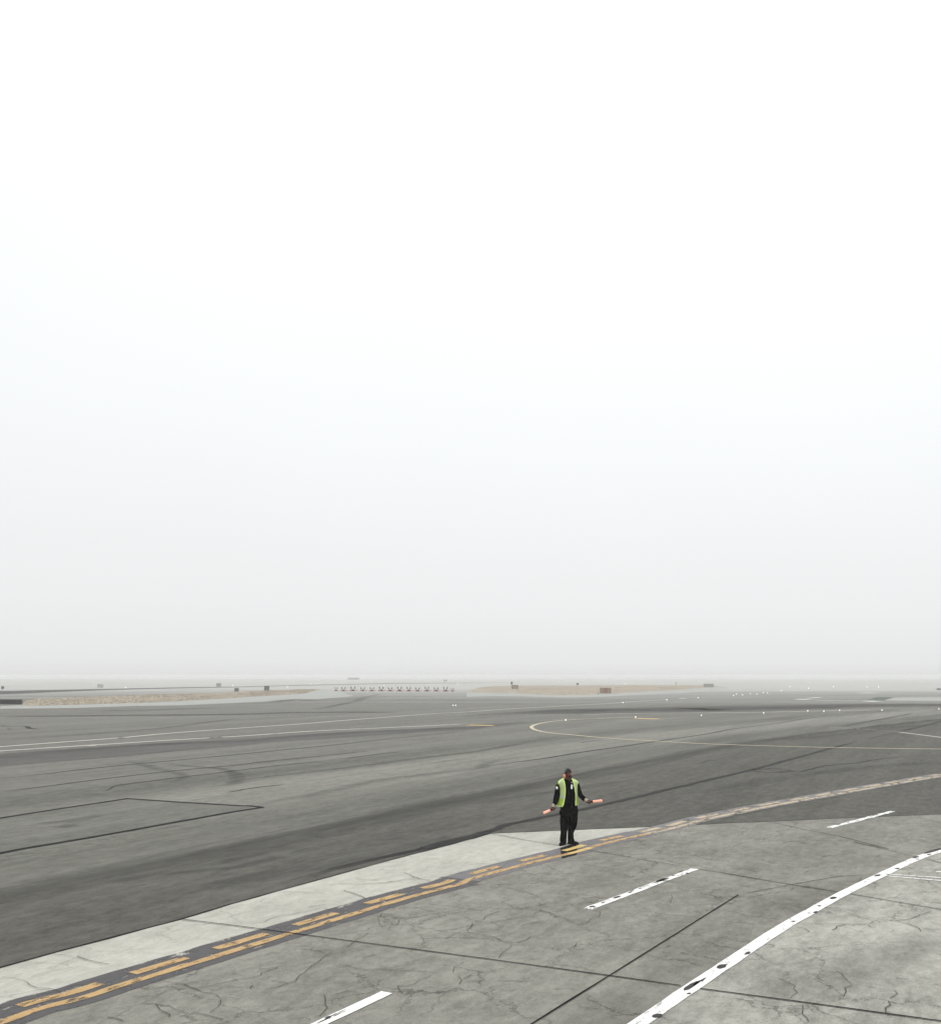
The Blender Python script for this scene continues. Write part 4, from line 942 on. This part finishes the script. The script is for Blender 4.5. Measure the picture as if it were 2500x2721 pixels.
so = vest.modifiers.new('thickness', 'SOLIDIFY'); so.thickness = .006; so.offset = 1

# --- hair, glasses, ear defenders, badge, patch, cuffs
bm = bmesh.new()
g = bmesh.ops.create_uvsphere(bm, u_segments=40, v_segments=28, radius=1)
for v in g['verts']: v.co = Vector((v.co.x * .0815, .012 + v.co.y * .100, .037 + v.co.z * .099))
bmesh.ops.delete(bm, geom=[v for v in bm.verts if v.co.z < .030 - .75 * (v.co.y + .005) - (.012 if abs(v.co.x) > .06 else 0) or v.co.z < -.07], context='VERTS')
for v in bm.verts:
    k = max(0, (v.co.z - .06) / .075); v.co += Vector((v.co.x * .05, -.012 * k, .030 * k)) + Vector((0, 0, .006 * noise.noise(v.co * 60)))
    v.co = HM @ v.co
bmesh.ops.recalc_face_normals(bm, faces=bm.faces[:])
for f in bm.faces: f.smooth = True
hair = obj('hair', bm, M['hair'], person); so = hair.modifiers.new('thickness', 'SOLIDIFY'); so.thickness = .014; so.offset = -1
bm = bmesh.new()
for s in (-1, 1):
    add_tube(bm, [hp(s * .062, -.088, .004), hp(s * .078, -.055, .006), hp(s * .082, .012, .004)], [.004, .0035, .003], 8)
add_tube(bm, [hp(-.012, -.106, .008), hp(0, -.110, .010), hp(.012, -.106, .008)], [.004, .004, .004], 8)
add_tube(bm, [hp(-.062, -.088, .012), hp(-.035, -.106, .016), hp(0, -.111, .015), hp(.035, -.106, .016), hp(.062, -.088, .012)], [.004] * 5, 8)
gl = obj('sunglasses', bm, M['lens'], person)
for s in (-1, 1):
    bm = bmesh.new(); add_ell(bm, hp(s * .036, -.100, -.004), (.029, .009, .022), Euler((HR.x, 0, HR.z + s * .28))); obj('lens', bm, M['lens'], gl)
bm = bmesh.new()
add_tube(bm, [hp(.094 * math.sin(t), .012, .02 + .126 * math.cos(t)) for t in [R(-80 + 160 * i / 14) for i in range(15)]], [(.004, .012)] * 15, 10, ref=Vector((0, 1, 0)))
mf = obj('ear_defender', bm, M['band'], person)
for s in (-1, 1):
    bm = bmesh.new(); add_ell(bm, hp(s * .098, .012, -.012), (.028, .037, .046), Euler((HR.x, 0, HR.z))); obj('ear_cup', bm, M['muff'], mf)
bm = bmesh.new(); add_box(bm, pp(879, 527, -.165), (.042, .006, .10), Euler((R(4), R(4), 0))); bmesh.ops.bevel(bm, geom=bm.edges[:], offset=.002, segments=1)
obj('identity_badge', bm, M['card'], person)
bm = bmesh.new(); add_box(bm, pp(878, 443, -.135), (.018, .006, .024), Euler((R(15), R(12), 0))); bmesh.ops.bevel(bm, geom=bm.edges[:], offset=.002, segments=1)
obj('badge_clip', bm, M['card'], person)
bm = bmesh.new(); add_ell(bm, pp(590, 553, -.025), (.024, .03, .040), Euler((0, R(-12), R(30)))); obj('sleeve_patch', bm, M['card'], person)
for hnd, arm in ((HANDS[0], ARM_L), (HANDS[1], ARM_R)):
    bm = bmesh.new(); a = arm[4].lerp(arm[5], .55); w = hnd[4]; d = (hnd[0] + hnd[3] * .03 - w)
    add_tube(bm, [a, w, w + d * .35, w + d * .5], [.040, .039, .040, .038], 16); obj('glove_cuff', bm, M['cuff'], person)

# --- the wands he holds
for (g, a, b, n_, wr, tip), lab in zip(HANDS, ('pink lit marshalling wand angled down in the hand by the sleeve patch', 'pink lit marshalling wand held out level in the raised hand')):
    t = tag(empty('marshalling_wand', ROOT + g), lab, 'wand', 'wands held by the marshaller'); L = (tip - g).length
    bm = bmesh.new(); add_tube(bm, [-a * .075, -a * .072, a * .065, a * .075, a * .092], [.014, .018, .018, .024, .024], 16); obj('grip_handle', bm, M['grip'], t)
    bm = bmesh.new(); add_tube(bm, [a * .09, a * .10, a * (L * .9), a * (L - .008), a * L], [.022, .027, .031, .028, .016], 18); obj('light_tube', bm, M['wand'], t)

# ------------------------------------------------------------------ the fog
bm = bmesh.new(); add_box(bm, (0, 1210, 1.70), (2960, 2520, 5.4))
hz = NT('fog'); hz.t.nodes.remove(hz.b); pv = hz.n('ShaderNodeVolumePrincipled'); pv.inputs['Color'].default_value = (.895, .90, .90, 1); pv.inputs['Density'].default_value = .0008
pv.inputs['Anisotropy'].default_value = 0.0
hz.link(pv.outputs[0], hz.t.nodes['Material Output'].inputs['Volume'])
tag(obj('haze', bm, hz.m), kind='stuff')
